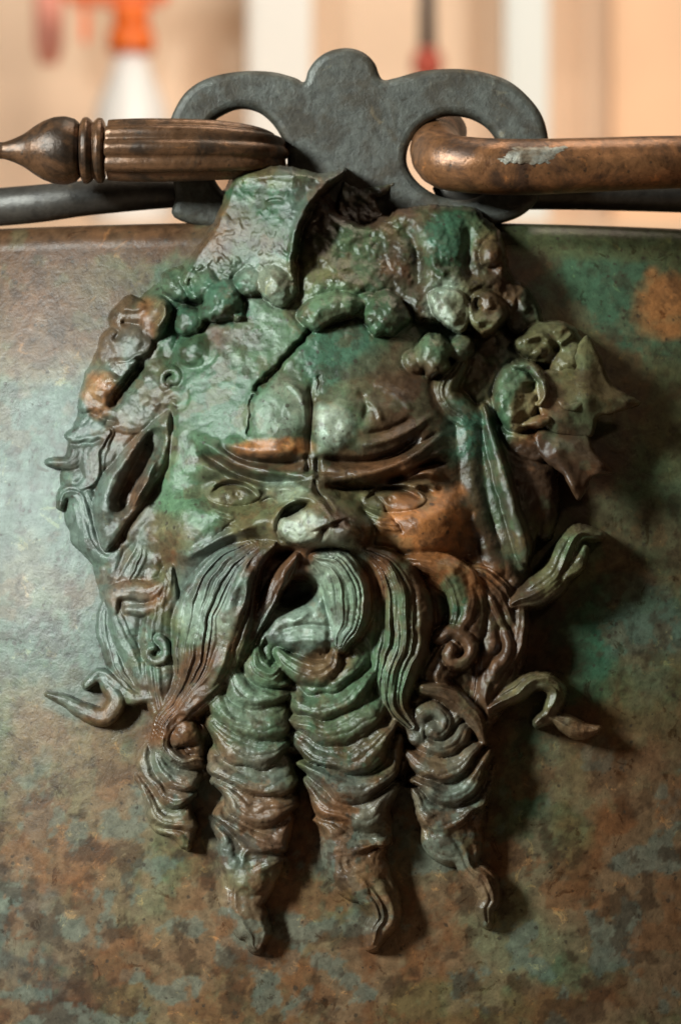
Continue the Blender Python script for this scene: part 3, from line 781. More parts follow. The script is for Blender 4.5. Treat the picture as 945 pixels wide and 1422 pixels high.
def face_h(x, y):
    # hair bed with loose flowing strands
    sw = x * .8 + y * .35 + 26 * fbm(x, y, 90, 711, 3)
    base = 26 + 12 * sg(x, y, 165, 740, 90, 260, 0, 2) + 12 * sg(x, y, 690, 760, 80, 260, 0, 2) + 5 * fbm(x, y, 46, 701, 4) + 4.0 * np.abs(np.sin(sw / 8.5)) * (.4 + .8 * vnoise(x / 40, y / 40, 712))
    e = 1 - ((x - 432) / 222) ** 2 - ((y - 655) / 330) ** 2
    dome = 24 + 70 * np.sqrt(np.clip(e, 0, 1))
    h = smax(np.where(e > 0, dome, 0), base, 14)
    # beard bed
    h = smax(h, 52 * np.sqrt(np.clip(1 - ((x - 450) / 235) ** 2 - ((y - 900) / 190) ** 2, 0, 1)) + 10, 16)
    h += 14 * sg(x, y, 470, 330, 230, 90, 0, 1.6)
    # forehead swellings
    h += 20 * sg(x, y, 384, 578, 41, 46, .15, 2.4)
    h += 9 * sg(x, y, 482, 584, 52, 44, -.2, 1.8)
    h += 7 * sg(x, y, 560, 586, 64, 40, -.35, 1.6)
    h += 12 * sg(x, y, 463, 588, 27, 34, 0, 2.0)
    h -= 4 * sg(x, y, 464, 592, 11, 12)
    h += stroke(x, y, [(436, 520), (431, 555), (430, 605), (434, 650)], 6, -11)
    h += stroke(x, y, [(428, 612), (424, 566), (410, 540), (386, 526)], 5, 7)
    h += stroke(x, y, [(494, 540), (508, 560), (506, 590)], 5, -6)
    h += stroke(x, y, [(502, 552), (522, 566), (530, 590)], 4.5, 5)
    h += stroke(x, y, [(516, 530), (548, 546), (576, 572)], 4.5, 5)
    h += stroke(x, y, [(490, 620), (530, 614), (572, 596), (604, 572)], 5, 6) + stroke(x, y, [(500, 604), (540, 596), (580, 576)], 4, -5)
    # sockets
    h -= 33 * sg(x, y, 325, 684, 60, 26, .1, 1.6)
    h -= 27 * sg(x, y, 548, 688, 76, 28, -.1, 1.5)
    # heavy brow folds
    h += stroke(x, y, [(296, 616), (340, 640), (388, 644), (430, 638)], 5, -17, .2)
    h += stroke(x, y, [(258, 602), (296, 622), (336, 644), (376, 656), (410, 657)], 8, 17, .28)
    h += stroke(x, y, [(306, 612), (345, 624), (392, 627), (424, 616)], 10, 11, .2)
    h += stroke(x, y, [(268, 618), (300, 642), (350, 666), (410, 670), (440, 664)], 5.5, -20, .2)
    h += stroke(x, y, [(284, 626), (312, 644), (348, 656)], 3, -5, .2)
    h += stroke(x, y, [(268, 640), (308, 660), (352, 675), (384, 680)], 8, 12)
    h += stroke(x, y, [(440, 636), (490, 642), (540, 634), (590, 604)], 6, -19, .2)
    h += stroke(x, y, [(452, 660), (485, 662), (525, 655), (575, 633), (622, 598)], 10, 16, .25)
    h += stroke(x, y, [(500, 652), (540, 642), (584, 618)], 2.6, -5, .2) + stroke(x, y, [(300, 630), (340, 648), (376, 656)], 2.4, -5, .2)
    h += stroke(x, y, [(424, 628), (428, 648), (424, 664)], 4, -9) + stroke(x, y, [(442, 630), (440, 650), (446, 668)], 4, -9)
    h += stroke(x, y, [(530, 640), (570, 624), (612, 598)], 3, -6, .2)
    h += stroke(x, y, [(446, 674), (500, 677), (556, 664), (622, 628)], 5.5, -18, .2)
    h += stroke(x, y, [(545, 660), (585, 644), (622, 622)], 5.5, 11)
    h += stroke(x, y, [(552, 666), (586, 656), (616, 664)], 6, 18)
    h += stroke(x, y, [(566, 676), (594, 672), (612, 682)], 5, 11)
    h += stroke(x, y, [(574, 652), (600, 644), (622, 644)], 3.6, -10)
    h += stroke(x, y, [(480, 684), (520, 672), (566, 674), (600, 690)], 5, 8)
    # bridge, crumpled
    h += stroke(x, y, [(372, 692), (392, 676), (420, 676), (446, 684)], 9, 13)
    h += stroke(x, y, [(358, 700), (376, 692), (388, 700), (404, 694), (426, 698)], 2.6, -9, .1)
    h += stroke(x, y, [(436, 664), (440, 684), (452, 694), (464, 712)], 2.6, -9, .1)
    # eyes, half buried under the brows
    for (cx, cy, rx, ry, k) in ((325, 687, 38, 16, 0), (547, 694, 45, 17, 1)):
        q = np.clip(1 - ((x - cx) / rx) ** 2 - ((y - cy) / ry) ** 2, 0, 1)
        h += 21 * q ** .65
        h += stroke(x, y, [(cx - rx - 10, cy + 8), (cx - rx * .7, cy - ry + 4), (cx, cy - ry - 5), (cx + rx * .6, cy - ry + 1), (cx + rx + 12, cy + 8)], 6, 9, .25)
        h += stroke(x, y, [(cx - rx * .95, cy + 2), (cx - rx * .5, cy - ry * .7), (cx, cy - ry * .85), (cx + rx * .5, cy - ry * .6), (cx + rx * .95, cy + 3)], 3.6, -15, .22)
        h += stroke(x, y, [(cx - rx, cy + 8), (cx - rx * .45, cy + ry + 2), (cx + rx * .4, cy + ry + 2), (cx + rx, cy + 8)], 5, 4, .3)
        for j in range(3):
            h += stroke(x, y, [(cx - rx * (1.0 - .1 * j), cy + 12 + 8 * j), (cx - rx * (.5 - .1 * j), cy + 23 + 8 * j), (cx + rx * (.1 + .1 * j), cy + 29 + 7 * j)], 2.6, 8 - 1.5 * j, .25)
        h -= 6 * sg(x, y, cx + 5 - 10 * k, cy - 1, 6, 5) - 4 * sg(x, y, cx + 5 - 10 * k, cy - 1, 2.5, 2.5)
    # nose: broad, its tip snapped off to the left
    h += stroke(x, y, [(434, 655), (432, 690), (440, 715), (448, 735)], 28, 18, .05)
    h += 52 * sg(x, y, 446, 730, 66, 38, .12, 1.6)
    h += 20 * sg(x, y, 486, 740, 26, 24)
    h += stroke(x, y, [(322, 742), (350, 728), (384, 718)], 17, 15)
    h += stroke(x, y, [(496, 704), (518, 728), (514, 764)], 6, -13)
    h += stroke(x, y, [(476, 722), (498, 736), (500, 756)], 4, -7)
    h -= 42 * sg(x, y, 462, 766, 24, 8, .1)
    h -= 30 * sg(x, y, 398, 768, 16, 7, -.1)
    rr = np.hypot(x - 418, (y - 728)); an = np.arctan2(y - 728, x - 418)
    up = .5 + .5 * np.cos(an + 2.0)          # strongest at the upper left
    h += (2 + 9 * up) * np.exp(-((rr - 38) / 6) ** 2)
    flat = 120 + (x - 418) * .34 - (y - 728) * .10
    kq = (1 - sstep(28, 34, rr)) * sstep(.72, .94, up)
    h = h * (1 - kq) + (flat - 26) * kq
    # cheeks and the folds that run into the moustache
    h += 24 * sg(x, y, 268, 728, 62, 44, -.5, 1.4)
    h += 30 * sg(x, y, 604, 724, 54, 46, .3, 1.5)
    h += stroke(x, y, [(365, 728), (330, 738), (285, 758), (246, 782)], 6, 10)
    h += stroke(x, y, [(510, 760), (550, 776), (600, 780)], 6, -8)
    # mouth
    h -= 58 * sg(x, y, 410, 824, 34, 20, -.4, 1.6)
    def crk(pts, w, d):
        return stroke(x + 3.0 * fbm(x, y, 14, 741, 3), y + 3.0 * fbm(x, y, 12, 742, 3), pts, w, d, .04)
    h += crk([(437, 448), (418, 472), (396, 497), (378, 520), (362, 533), (351, 546)], 3.6, -20)
    h += crk([(351, 546), (347, 572), (345, 604)], 2.2, -9)
    h += crk([(444, 520), (440, 560)], 2, -4) + crk([(480, 655), (530, 700), (560, 740)], 2, -4) + crk([(355, 700), (300, 745), (262, 770)], 2.4, -3)
    h += 1.8 * fbm(x, y, 44, 751, 3) + .5 * fbm(x, y, 9, 761, 2)
    return h

sdo = poly_sdf(FX, FY, smooth_poly(OUT)) + 4 * fbm(FX, FY, 30, 733, 3)
tt_ = np.clip(sdo / 30., 0, 1)
FH = np.where(sdo > 0, -14 + (face_h(FX, FY) + 14) * np.sqrt(np.clip(1 - (1 - tt_) ** 2, 0, 1)), -14)

# ---- beard, bottom layer first
wavy('beard_lock', [(262, 1010, 44, 36), (242, 1050, 46, 46), (232, 1090, 44, 42), (238, 1128, 38, 34), (252, 1156, 32, 24), (258, 1174, 26, 10)], 5.5, 1.3, .45, .05, 7, 32, 1)
wavy('beard_lock', [(606, 985, 56, 48), (618, 1040, 56, 60), (626, 1085, 54, 60), (624, 1125, 48, 54), (630, 1156, 44, 48)], 5, 1.4, -.1, 0, 8, 38, 4)
hair('beard_tip', [(628, 1160, 44, 34), (644, 1180, 40, 26), (652, 1204, 36, 18), (670, 1222, 36, 20), (680, 1246, 32, 17), (674, 1262, 28, 15), (676, 1280, 22, 11)], 3, 4, 26, seed=51, fine=.12)
wavy('beard_lock', [(452, 925, 70, 62), (470, 985, 76, 78), (484, 1040, 72, 74), (488, 1090, 64, 66), (494, 1140, 56, 60), (490, 1180, 50, 52), (502, 1212, 44, 42)], 7.5, 1.3, .05, 0, 9, 44, 3)
hair('beard_tip', [(490, 1196, 46, 40), (512, 1222, 42, 34), (530, 1250, 40, 26), (534, 1274, 38, 22), (522, 1292, 34, 19), (517, 1312, 28, 13)], 4, 4.5, 28, seed=52, fine=.12)
wavy('beard_lock', [(360, 915, 72, 50), (346, 970, 74, 60), (346, 1030, 70, 60), (354, 1085, 64, 60), (354, 1140, 58, 55), (346, 1180, 52, 50), (346, 1212, 46, 43)], 7.5, 1.3, .2, .04, 9, 44, 2)
hair('beard_tip', [(352, 1196, 48, 42), (342, 1228, 44, 38), (336, 1256, 42, 33), (346, 1280, 40, 28), (356, 1298, 36, 22), (356, 1312, 30, 14)], 4, 4.5, 28, seed=53, fine=.12)
ball('curl_tip', 345, 1222, 50, 24, 7)
# ---- side whiskers, right
hair('whisker', [(600, 800, 62, 16), (660, 820, 60, 36), (690, 870, 54, 40), (690, 930, 50, 36), (672, 985, 46, 24), (668, 1020, 40, 10)], 6, 4.5, 26, seed=6)
hair('whisker', [(722, 830, 48, 8), (724, 868, 52, 13), (712, 902, 54, 15), (688, 930, 56, 15), (676, 962, 54, 13), (676, 1000, 48, 8)], 2, 3, 18, seed=7)
hair('whisker', [(700, 880, 56, 8), (706, 904, 58, 10), (690, 926, 58, 10), (684, 944, 54, 6)], 1, 2, 14, seed=17)
hair('whisker', [(556, 776, 84, 8), (606, 784, 84, 18), (640, 812, 78, 26), (648, 856, 70, 28), (628, 900, 62, 28), (602, 940, 58, 24), (622, 972, 58, 18), (664, 1000, 50, 10)], 5, 4, 22, seed=5)
hair('whisker', [(640, 800, 70, 5), (652, 836, 72, 10), (640, 872, 68, 8)], 2, 2.5, 12, seed=37)
coil('hair_curl', 632, 905, 30, 8, .95, -2.4, 64, 74, 11, 8, strands=1, amp=2, drop=12, seed=8, groove=5, gw=4)
hair('whisker', [(585, 955, 64, 9), (625, 968, 66, 13), (658, 996, 60, 12), (672, 1032, 50, 6)], 3, 3, 16, seed=9)
coil('hair_curl', 602, 1008, 28, 8, .9, 2.6, 58, 66, 15, 10, strands=2, amp=2.5, drop=16, seed=10, groove=6)

# ---- side hair, left
hair('hair_lock', [(196, 742, 40, 8), (190, 775, 44, 18), (176, 806, 40, 18), (160, 826, 34, 9)], 4, 3.5, 20, seed=29, k=9, groove=2)
hair('hair_lock', [(236, 790, 56, 8), (226, 840, 54, 24), (222, 890, 48, 28), (220, 940, 46, 28), (224, 985, 44, 18)], 5, 3.5, 22, seed=38, k=9, groove=2)
hair('hair_lock', [(150, 822, 28, 7), (148, 866, 32, 14), (162, 918, 34, 16), (184, 955, 34, 13), (206, 972, 34, 7)], 3, 3.5, 16, seed=22, k=9, groove=2)
hair('hair_lock', [(158, 838, 44, 8), (168, 880, 44, 13), (186, 920, 42, 13), (200, 962, 38, 8)], 2, 3, 16, seed=21, k=9, groove=2)
coil('hair_curl', 214, 905, 20, 6, .9, -1.2, 52, 58, 7, 6, strands=1, amp=1.5, drop=9, seed=11, groove=4, gw=3.5)
hair('hair_lock', [(160, 850, 46, 7), (158, 828, 52, 12), (182, 820, 56, 14), (206, 822, 56, 14), (222, 812, 54, 9)], 2, 3, 18, seed=20, k=9, groove=2)
hair('hair_lock', [(176, 846, 46, 6), (200, 848, 50, 9), (224, 836, 50, 8)], 1, 2, 12, seed=39, k=9, groove=2)
hair('hair_lock', [(84, 704, 34, 6), (90, 686, 38, 10), (112, 688, 42, 14), (120, 725, 42, 17), (132, 758, 40, 17), (154, 772, 40, 13), (168, 756, 40, 7)], 3, 4, 20, seed=25, k=9, groove=2)
hair('hair_lock', [(124, 684, 40, 7), (140, 712, 44, 13), (154, 742, 44, 12), (172, 756, 40, 7)], 2, 3, 16, seed=26, k=9, groove=2)
hair('hair_lock', [(152, 566, 44, 9), (126, 592, 46, 20), (112, 618, 46, 20), (100, 640, 44, 12), (70, 642, 44, 7)], 4, 4, 20, seed=27, k=9, groove=2)
hair('hair_lock', [(150, 600, 48, 10), (130, 630, 50, 18), (128, 662, 46, 15), (112, 676, 42, 7)], 3, 4, 20, seed=28, k=9, groove=2)
hair('hair_curl', [(214, 966, 36, 7), (184, 968, 40, 13), (158, 952, 42, 13), (136, 938, 42, 11), (120, 950, 38, 7)], 2, 3, 18, seed=23)
hair('hair_curl', [(142, 946, 38, 7), (160, 972, 44, 15), (146, 996, 44, 15), (118, 988, 44, 13), (92, 974, 44, 9), (66, 964, 46, 4)], 2, 3, 22, seed=24)
for i, (a, b, r) in enumerate(((240, 524, 17), (244, 556, 14))):
    coil('ringlet', a, b, r, 5, .95, 2.0 + i, 52, 58, 7, 6, strands=1, amp=1.5, drop=9, seed=40 + i, groove=2, gw=3.5)

# ---- side hair, right
hair('hair_lock', [(640, 505, 66, 12), (618, 540, 68, 20), (640, 572, 66, 20), (668, 588, 60, 11)], 4, 4, 20, seed=34)
hair('hair_lock', [(690, 596, 50, 10), (734, 640, 50, 26), (752, 690, 46, 26), (756, 740, 38, 12)], 3, 2, 20, seed=35, fine=.1, k=10, groove=0)
hair('hair_lock', [(640, 560, 60, 8), (650, 600, 62, 18), (654, 650, 56, 18), (664, 720, 52, 18), (690, 790, 46, 12)], 1, 0, 20, seed=36, fine=0, k=12, groove=0)
hair('hair_lock', [(712, 838, 52, 12), (744, 824, 60, 21), (774, 798, 64, 23), (788, 762, 64, 19), (804, 742, 60, 15), (832, 744, 52, 8)], 3, 5, 30, seed=30)
hair('hair_curl', [(784, 802, 60, 6), (802, 786, 62, 10), (812, 762, 60, 7)], 2, 3, 18, seed=31)
hair('hair_lock', [(680, 985, 48, 9), (712, 964, 54, 15), (746, 946, 58, 15), (772, 960, 56, 14), (764, 990, 50, 13), (745, 1004, 44, 8)], 3, 4, 24, seed=32)
hair('hair_curl', [(764, 996, 42, 7), (786, 1006, 46, 14), (806, 1014, 44, 14), (828, 1014, 38, 7)], 2, 3, 24, seed=33)

# ---- moustache and mouth
patch('lower_lip', [(360, 884), (376, 862), (404, 846), (440, 838), (480, 846), (500, 870), (486, 896), (440, 908), (390, 904)],
      lambda x, y: 66 + 16 * np.sqrt(np.clip(1 - ((x - 430) / 80) ** 2 - ((y - 870) / 46) ** 2, 0, 1)) + stroke(x, y, [(378, 878), (420, 868), (470, 872)], 3.5, -6) + stroke(x, y, [(392, 894), (425, 888), (470, 892)], 4, 4) + stroke(x, y, [(430, 842), (420, 856), (400, 866)], 5, 4) + 2.2 * fbm(x, y, 22, 781, 4), 16, 26, 8, 2)
hair('chin_curl', [(352, 898, 76, 10), (356, 925, 80, 20), (376, 938, 80, 18), (392, 925, 78, 9)], 3, 3.5, 18, seed=15)
hair('chin_curl', [(388, 908, 78, 8), (408, 926, 84, 16), (436, 936, 86, 18), (460, 926, 84, 14), (464, 906, 80, 8)], 3, 3.5, 20, seed=14)
hair('moustache', [(500, 762, 104, 8), (536, 782, 104, 22), (560, 824, 98, 34), (562, 880, 88, 38), (548, 936, 76, 34), (546, 980, 66, 24), (570, 1010, 56, 12)], 6, 6.5, 32, .1, seed=4, pw=1.8, fine=.7, groove=5)
hair('moustache', [(438, 776, 108, 9), (466, 786, 112, 26), (482, 822, 106, 32), (482, 862, 96, 28), (470, 896, 84, 14)], 6, 5, 26, .45, seed=3, pw=2.2, fine=.7, groove=5)
hair('moustache', [(410, 772, 104, 7), (394, 798, 100, 13), (370, 840, 92, 14), (348, 882, 82, 13), (332, 914, 74, 8)], 3, 4, 26, seed=2)
hair('moustache', [(378, 756, 108, 10), (346, 776, 112, 30), (318, 812, 112, 48), (300, 856, 104, 56), (290, 905, 92, 52), (278, 948, 80, 38), (252, 982, 70, 26), (228, 1008, 64, 20), (226, 1038, 60, 17), (252, 1060, 56, 13), (276, 1056, 52, 8)], 8, 5.5, 40, .42, seed=1, pw=1.7, gw=7, k=9, groove=3, fine=.8)
ball('curl_tip', 258, 1018, 62, 22, 6, groove=7)

# ---- ears
def ear(poly, slit, depth, base, lean, rim, wid=12, seed=1):
    def hf(x, y):
        h = base + (x - slit[0][0]) * lean + stroke(x, y, slit, wid, -depth, .2)
        for (pts, w, a) in rim:
            h = h + stroke(x, y, pts, w, a, .2)
        return h + 2.2 * fbm(x, y, 14, 801 + seed, 4) + 4.0 * fbm(x, y, 9, 806 + seed, 2) * np.clip(-stroke(x, y, slit, wid * 1.3, -1, .2), 0, 1)
    patch('ear', poly, hf, 14., 30, 6, 5, .8, seed)
ear([(236, 570), (206, 592), (172, 628), (142, 664), (130, 704), (136, 742), (150, 766), (182, 724), (208, 688), (232, 648), (240, 604)],
    [(222, 588), (207, 622), (190, 656), (172, 694), (163, 720)], 60, 66, -.03,
    [([(214, 588), (188, 616), (162, 652), (148, 694), (148, 734)], 15, 18), ([(218, 628), (202, 664), (182, 702)], 6, 22), ([(210, 660), (196, 684), (178, 712)], 3, 8)], 12)
hair('ear', [(668, 576, 54, 14), (694, 640, 54, 34), (712, 700, 52, 36), (722, 756, 48, 24), (726, 784, 42, 10)], 1, 0, 22, seed=61, k=9, groove=1, fine=0)
hair('ear_ridge', [(672, 566, 62, 5), (684, 612, 74, 10), (697, 660, 80, 12), (711, 712, 80, 12), (725, 758, 74, 13), (728, 778, 64, 8)], 1, 0, 30, .3, seed=62, k=4, groove=3, fine=0)
# ---- nose stump
patch('nose_plug', [(386, 740), (389, 722), (400, 717), (413, 712), (424, 704), (432, 697), (447, 706), (452, 730), (438, 752), (406, 756)],
      lambda x, y: 141 + (x - 418) * .26 - (y - 728) * .10 + 2.4 * fbm(x, y, 13, 771, 4) + 4 * sg(x, y, 424, 734, 16, 14), 8, 20, 1.5, 6, 1.0)

# ---- wreath
def fold_left(x, y):
    h = 72 + 18 * sg(x, y, 370, 330, 60, 90) + 22 * sstep(340, 415, x) - .10 * (y - 330)
    h += stroke(x, y, [(476, 238), (436, 276), (412, 326), (408, 400)], 9, 12)
    h += stroke(x, y, [(330, 250), (390, 244), (450, 248)], 6, 5) + stroke(x, y, [(366, 282), (382, 278), (396, 280)], 3, -6)
    return h + 2.2 * fbm(x, y, 50, 811, 3) + .8 * fbm(x, y, 10, 812, 3) + 4.0 * sstep(.2, .6, fbm(x, y, 15, 813, 3)) * sstep(320, 390, y) + 1.2 * sstep(.55, .75, fbm(x, y, 9, 814, 2))
def fold_mid(x, y):
    h = 60 + 26 * sg(x, y, 465, 410, 90, 44) + 4 * fbm(x, y, 34, 821, 4) + 1.6 * fbm(x, y, 10, 822, 3)
    return h + stroke(x, y, [(424, 372), (448, 358), (466, 372), (496, 368)], 9, 9) + stroke(x, y, [(430, 396), (465, 386), (510, 400)], 9, 7)
def fold_right(x, y):
    h = 64 + 22 * sg(x, y, 625, 400, 70, 50) + 16 * sg(x, y, 610, 335, 42, 36) + 4 * fbm(x, y, 30, 831, 4) + 1.5 * fbm(x, y, 10, 832, 3)
    h += stroke(x, y, [(556, 300), (578, 350), (580, 420)], 11, -18) + stroke(x, y, [(654, 310), (648, 360), (660, 400)], 8, -12)
    return h + stroke(x, y, [(672, 328), (696, 350), (692, 388)], 8, 14) + stroke(x, y, [(596, 350), (606, 372), (626, 380)], 6, 7)
patch('wreath_band', [(520, 316), (548, 294), (590, 286), (640, 284), (672, 298), (694, 326), (706, 370), (724, 400), (718, 440), (680, 456), (640, 450), (600, 446), (566, 440), (540, 400)], fold_right, 12, 40, 5, 4, 3, 1)
patch('wreath_band', [(404, 300), (436, 272), (462, 292), (500, 312), (530, 306), (556, 330), (570, 400), (560, 440), (520, 452), (470, 446), (430, 446), (404, 432), (398, 360)], fold_mid, 12, 40, 5, 4, 3, 2)
patch('wreath_band', [(300, 300), (316, 258), (334, 238), (390, 230), (440, 238), (478, 234), (472, 252), (444, 272), (424, 304), (412, 350), (412, 412), (382, 424), (340, 404), (296, 420), (268, 420), (250, 388), (276, 340)], fold_left, 10, 46, 2, 6, 2.5, 3)
for i, (a, b, c, d) in enumerate([(310, 416, 98, 32), (286, 396, 80, 20), (384, 394, 106, 30), (348, 392, 92, 20), (536, 434, 108, 32), (508, 424, 94, 17), (270, 486, 70, 26), (262, 448, 72, 22), (246, 396, 60, 22), (602, 490, 96, 28), (574, 502, 80, 17), (684, 354, 92, 20), (642, 484, 76, 18)]):
    ball('ivy_berry', a, b, c, d, i)

def leaf(poly, veins, base, lean=(0, 0), curl=0., seed=1, ragged=1.2, edge=8., drop=26., name='ivy_leaf', groove=7., k=4.):
    c0 = np.mean(np.array(poly, float), 0); pl = smooth_poly(poly)
    def hf(x, y):
        h = base + (x - c0[0]) * lean[0] + (y - c0[1]) * lean[1]
        for (pts, w, a) in veins:
            h = h + stroke(x, y, pts, w, a, .2)
        if curl:
            h = h + curl * np.exp(-np.clip(poly_sdf(x, y, pl), 0, 99) / 8)
        return h + 3.6 * fbm(x, y, 28, 850 + seed, 4) + .8 * fbm(x, y, 8, 870 + seed, 2)
    patch(name, poly, hf, edge, drop, k, groove * .6, ragged, 20 + seed)
# left cluster
def carve(pts, w, d, taper=.15):
    P = np.array(pts, float)
    win = window(P[:, 0].min() - 4 * w, P[:, 0].max() + 4 * w, P[:, 1].min() - 4 * w, P[:, 1].max() + 4 * w)
    FH[win] += stroke(FX[win] + 2.5 * fbm(FX[win], FY[win], 16, 1401, 3), FY[win] + 2.5 * fbm(FX[win], FY[win], 16, 1402, 3), pts, w, d, taper)
leaf([(150, 450), (160, 424), (182, 410), (204, 420), (222, 410), (240, 428), (230, 462), (204, 478), (172, 470)], [([(164, 428), (186, 430), (206, 424)], 4, 7), ([(222, 416), (230, 434), (214, 462)], 6, 14), ([(166, 448), (186, 452), (200, 448)], 6, -13)], 48, (.12, 0), 0, 4, edge=16, drop=20, k=9, groove=0)
leaf([(136, 500), (140, 468), (160, 450), (190, 452), (210, 470), (204, 494), (176, 508), (150, 514)], [([(150, 482), (172, 474), (198, 480)], 16, 5), ([(156, 500), (176, 502), (190, 494), (204, 490)], 3, 7)], 50, (.08, 0), 0, 3, edge=16, drop=16, k=9, groove=0)
leaf([(150, 596), (156, 562), (172, 540), (192, 512), (214, 498), (246, 502), (256, 530), (244, 566), (224, 590), (188, 602)], [([(176, 584), (206, 552), (236, 520)], 20, 4), ([(192, 566), (210, 552)], 5, 4), ([(176, 545), (200, 522)], 5, -5), ([(214, 566), (236, 545)], 5, 4)], 44, (-.05, .08), 0, 1, edge=24, drop=14, k=10, groove=0)
leaf([(108, 566), (118, 532), (138, 508), (164, 496), (192, 500), (180, 522), (162, 546), (150, 570), (130, 578)], [([(132, 556), (146, 536), (158, 516)], 14, 9), ([(160, 544), (172, 524), (188, 506)], 4, 5)], 54, (.12, 0), 0, 2, edge=14, drop=20, k=9, groove=0)
carve([(200, 500), (182, 526), (164, 550), (152, 568)], 6.5, -24)
carve([(118, 574), (140, 580), (166, 590)], 4, -10)
carve([(150, 446), (164, 460), (156, 474)], 4, -8)
leaf([(90, 606), (108, 592), (140, 584), (150, 600), (134, 618), (108, 624)], [([(100, 612), (122, 608), (146, 602)], 3.5, 6)], 42, (0, 0), 0, 5, drop=14, k=9, groove=0)
carve([(98, 618), (124, 616), (146, 610)], 3, -8)
# over the forehead
leaf([(412, 440), (428, 418), (462, 406), (494, 410), (508, 424), (488, 440), (460, 448), (436, 460)], [([(425, 440), (460, 424), (500, 420)], 12, 10)], 100, (0, 0), 0, 6)
leaf([(594, 408), (620, 398), (644, 406), (654, 436), (642, 462), (622, 456), (602, 436)], [([(606, 410), (622, 428), (636, 452)], 10, 8)], 94, (.1, -.1), 0, 7, edge=6)
leaf([(648, 442), (652, 416), (668, 402), (692, 412), (706, 436), (692, 456), (668, 466)], [([(664, 412), (660, 424), (668, 432)], 5, -16), ([(656, 450), (676, 444), (698, 446)], 6, 8), ([(676, 410), (682, 430)], 5, 7)], 90, (0, 0), 0, 8)
# right cluster
leaf([(700, 400), (724, 392), (746, 420), (754, 452), (730, 470), (706, 452)], [([(714, 404), (732, 436)], 8, 9)], 52, (0, 0), 0, 15)
leaf([(690, 590), (720, 588), (764, 598), (778, 628), (744, 644), (704, 626)], [([(700, 600), (740, 612), (770, 628)], 7, 10)], 52, (0, 0), 0, 14)
leaf([(712, 474), (740, 452), (776, 446), (802, 460), (792, 490), (764, 506), (734, 498)], [([(724, 474), (750, 466), (766, 478)], 4, 9), ([(772, 480), (786, 470), (796, 460)], 4, 8), ([(766, 486), (778, 482)], 7, -10), ([(744, 484), (752, 494)], 10, 5)], 68, (0, -.1), 0, 10, edge=12)
leaf([(762, 510), (776, 478), (798, 462), (812, 480), (810, 512), (792, 530), (770, 526)], [([(784, 512), (796, 494), (802, 474)], 12, 8)], 68, (.05, .1), 0, 11, edge=12)
leaf([(686, 542), (700, 510), (724, 506), (746, 522), (752, 556), (738, 592), (712, 600), (692, 578)], [([(706, 530), (706, 560), (718, 586)], 14, 10), ([(738, 530), (738, 548)], 9, -14)], 74, (-.1, 0), 0, 9, edge=12)
hair('leaf_curl', [(714, 508, 80, 5), (738, 510, 86, 8), (754, 528, 88, 7), (758, 548, 86, 6), (750, 562, 82, 5)], 1, 1, 14, seed=63)
hair('leaf_curl', [(728, 590, 74, 5), (748, 586, 80, 9), (762, 582, 78, 6)], 1, 1, 14, seed=64)
hair('leaf_curl', [(770, 552, 74, 6), (790, 566, 78, 9), (806, 556, 78, 8), (808, 540, 74, 5)], 1, 1, 14, seed=65)

# ---- centuries of wear: soften the cast
def blur(a, sig):
    r = int(3 * sig) + 1
    kx = np.exp(-.5 * (np.arange(-r, r + 1) / sig) ** 2); kx /= kx.sum()
    for ax in (0, 1):
        p = np.pad(a, [(r, r) if i == ax else (0, 0) for i in (0, 1)], 'edge')
        a = sum(kx[i] * np.take(p, range(i, i + a.shape[ax]), axis=ax) for i in range(2 * r + 1))
    return a
FH = .5 * FH + .5 * blur(FH, 1.0)
FH = np.where(FH > 0, FH * (1 - .34 * sstep(270, 120, FX)), FH)      # the relief thins out towards the left rim of the mask
# ---- cut the relief into its parts and build them
VW = to_world(FX.ravel(), FY.ravel(), FH.ravel()).reshape(FX.shape + (3,))
du = np.gradient(VW, axis=0); dv = np.gradient(VW, axis=1)
NW = np.cross(dv.reshape(-1, 3), du.reshape(-1, 3)); NW /= np.linalg.norm(NW, axis=1)[:, None] + 1e-20
if NW[:, 1].sum() > 0: NW = -NW
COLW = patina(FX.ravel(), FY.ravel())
live = FH > -7.5
ni, nj = FX.shape
c_live = live[:-1, :-1] | live[1:, :-1] | live[:-1, 1:] | live[1:, 1:]
c_own = OWN[:-1, :-1]
VI = np.arange(ni * nj).reshape(ni, nj)
VWf = VW.reshape(-1, 3)
mask = None
for pid, nm in enumerate(NAMES):
    ci, cj = np.nonzero(c_live & (c_own == pid))
    if len(ci) < 12:
        continue
    Q = np.stack([VI[ci, cj], VI[ci, cj + 1], VI[ci + 1, cj + 1], VI[ci + 1, cj]], -1)
    us, inv = np.unique(Q, return_inverse=True)
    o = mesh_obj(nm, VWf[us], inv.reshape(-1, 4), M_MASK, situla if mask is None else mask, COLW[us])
    normal_up(o)
    o.data.normals_split_custom_set_from_vertices(NW[us].tolist())
    if mask is None:
        mask = o; under(mask, situla)
        tag(mask, 'cast bronze mask of a scowling bearded face with pointed ears and ivy wreath')

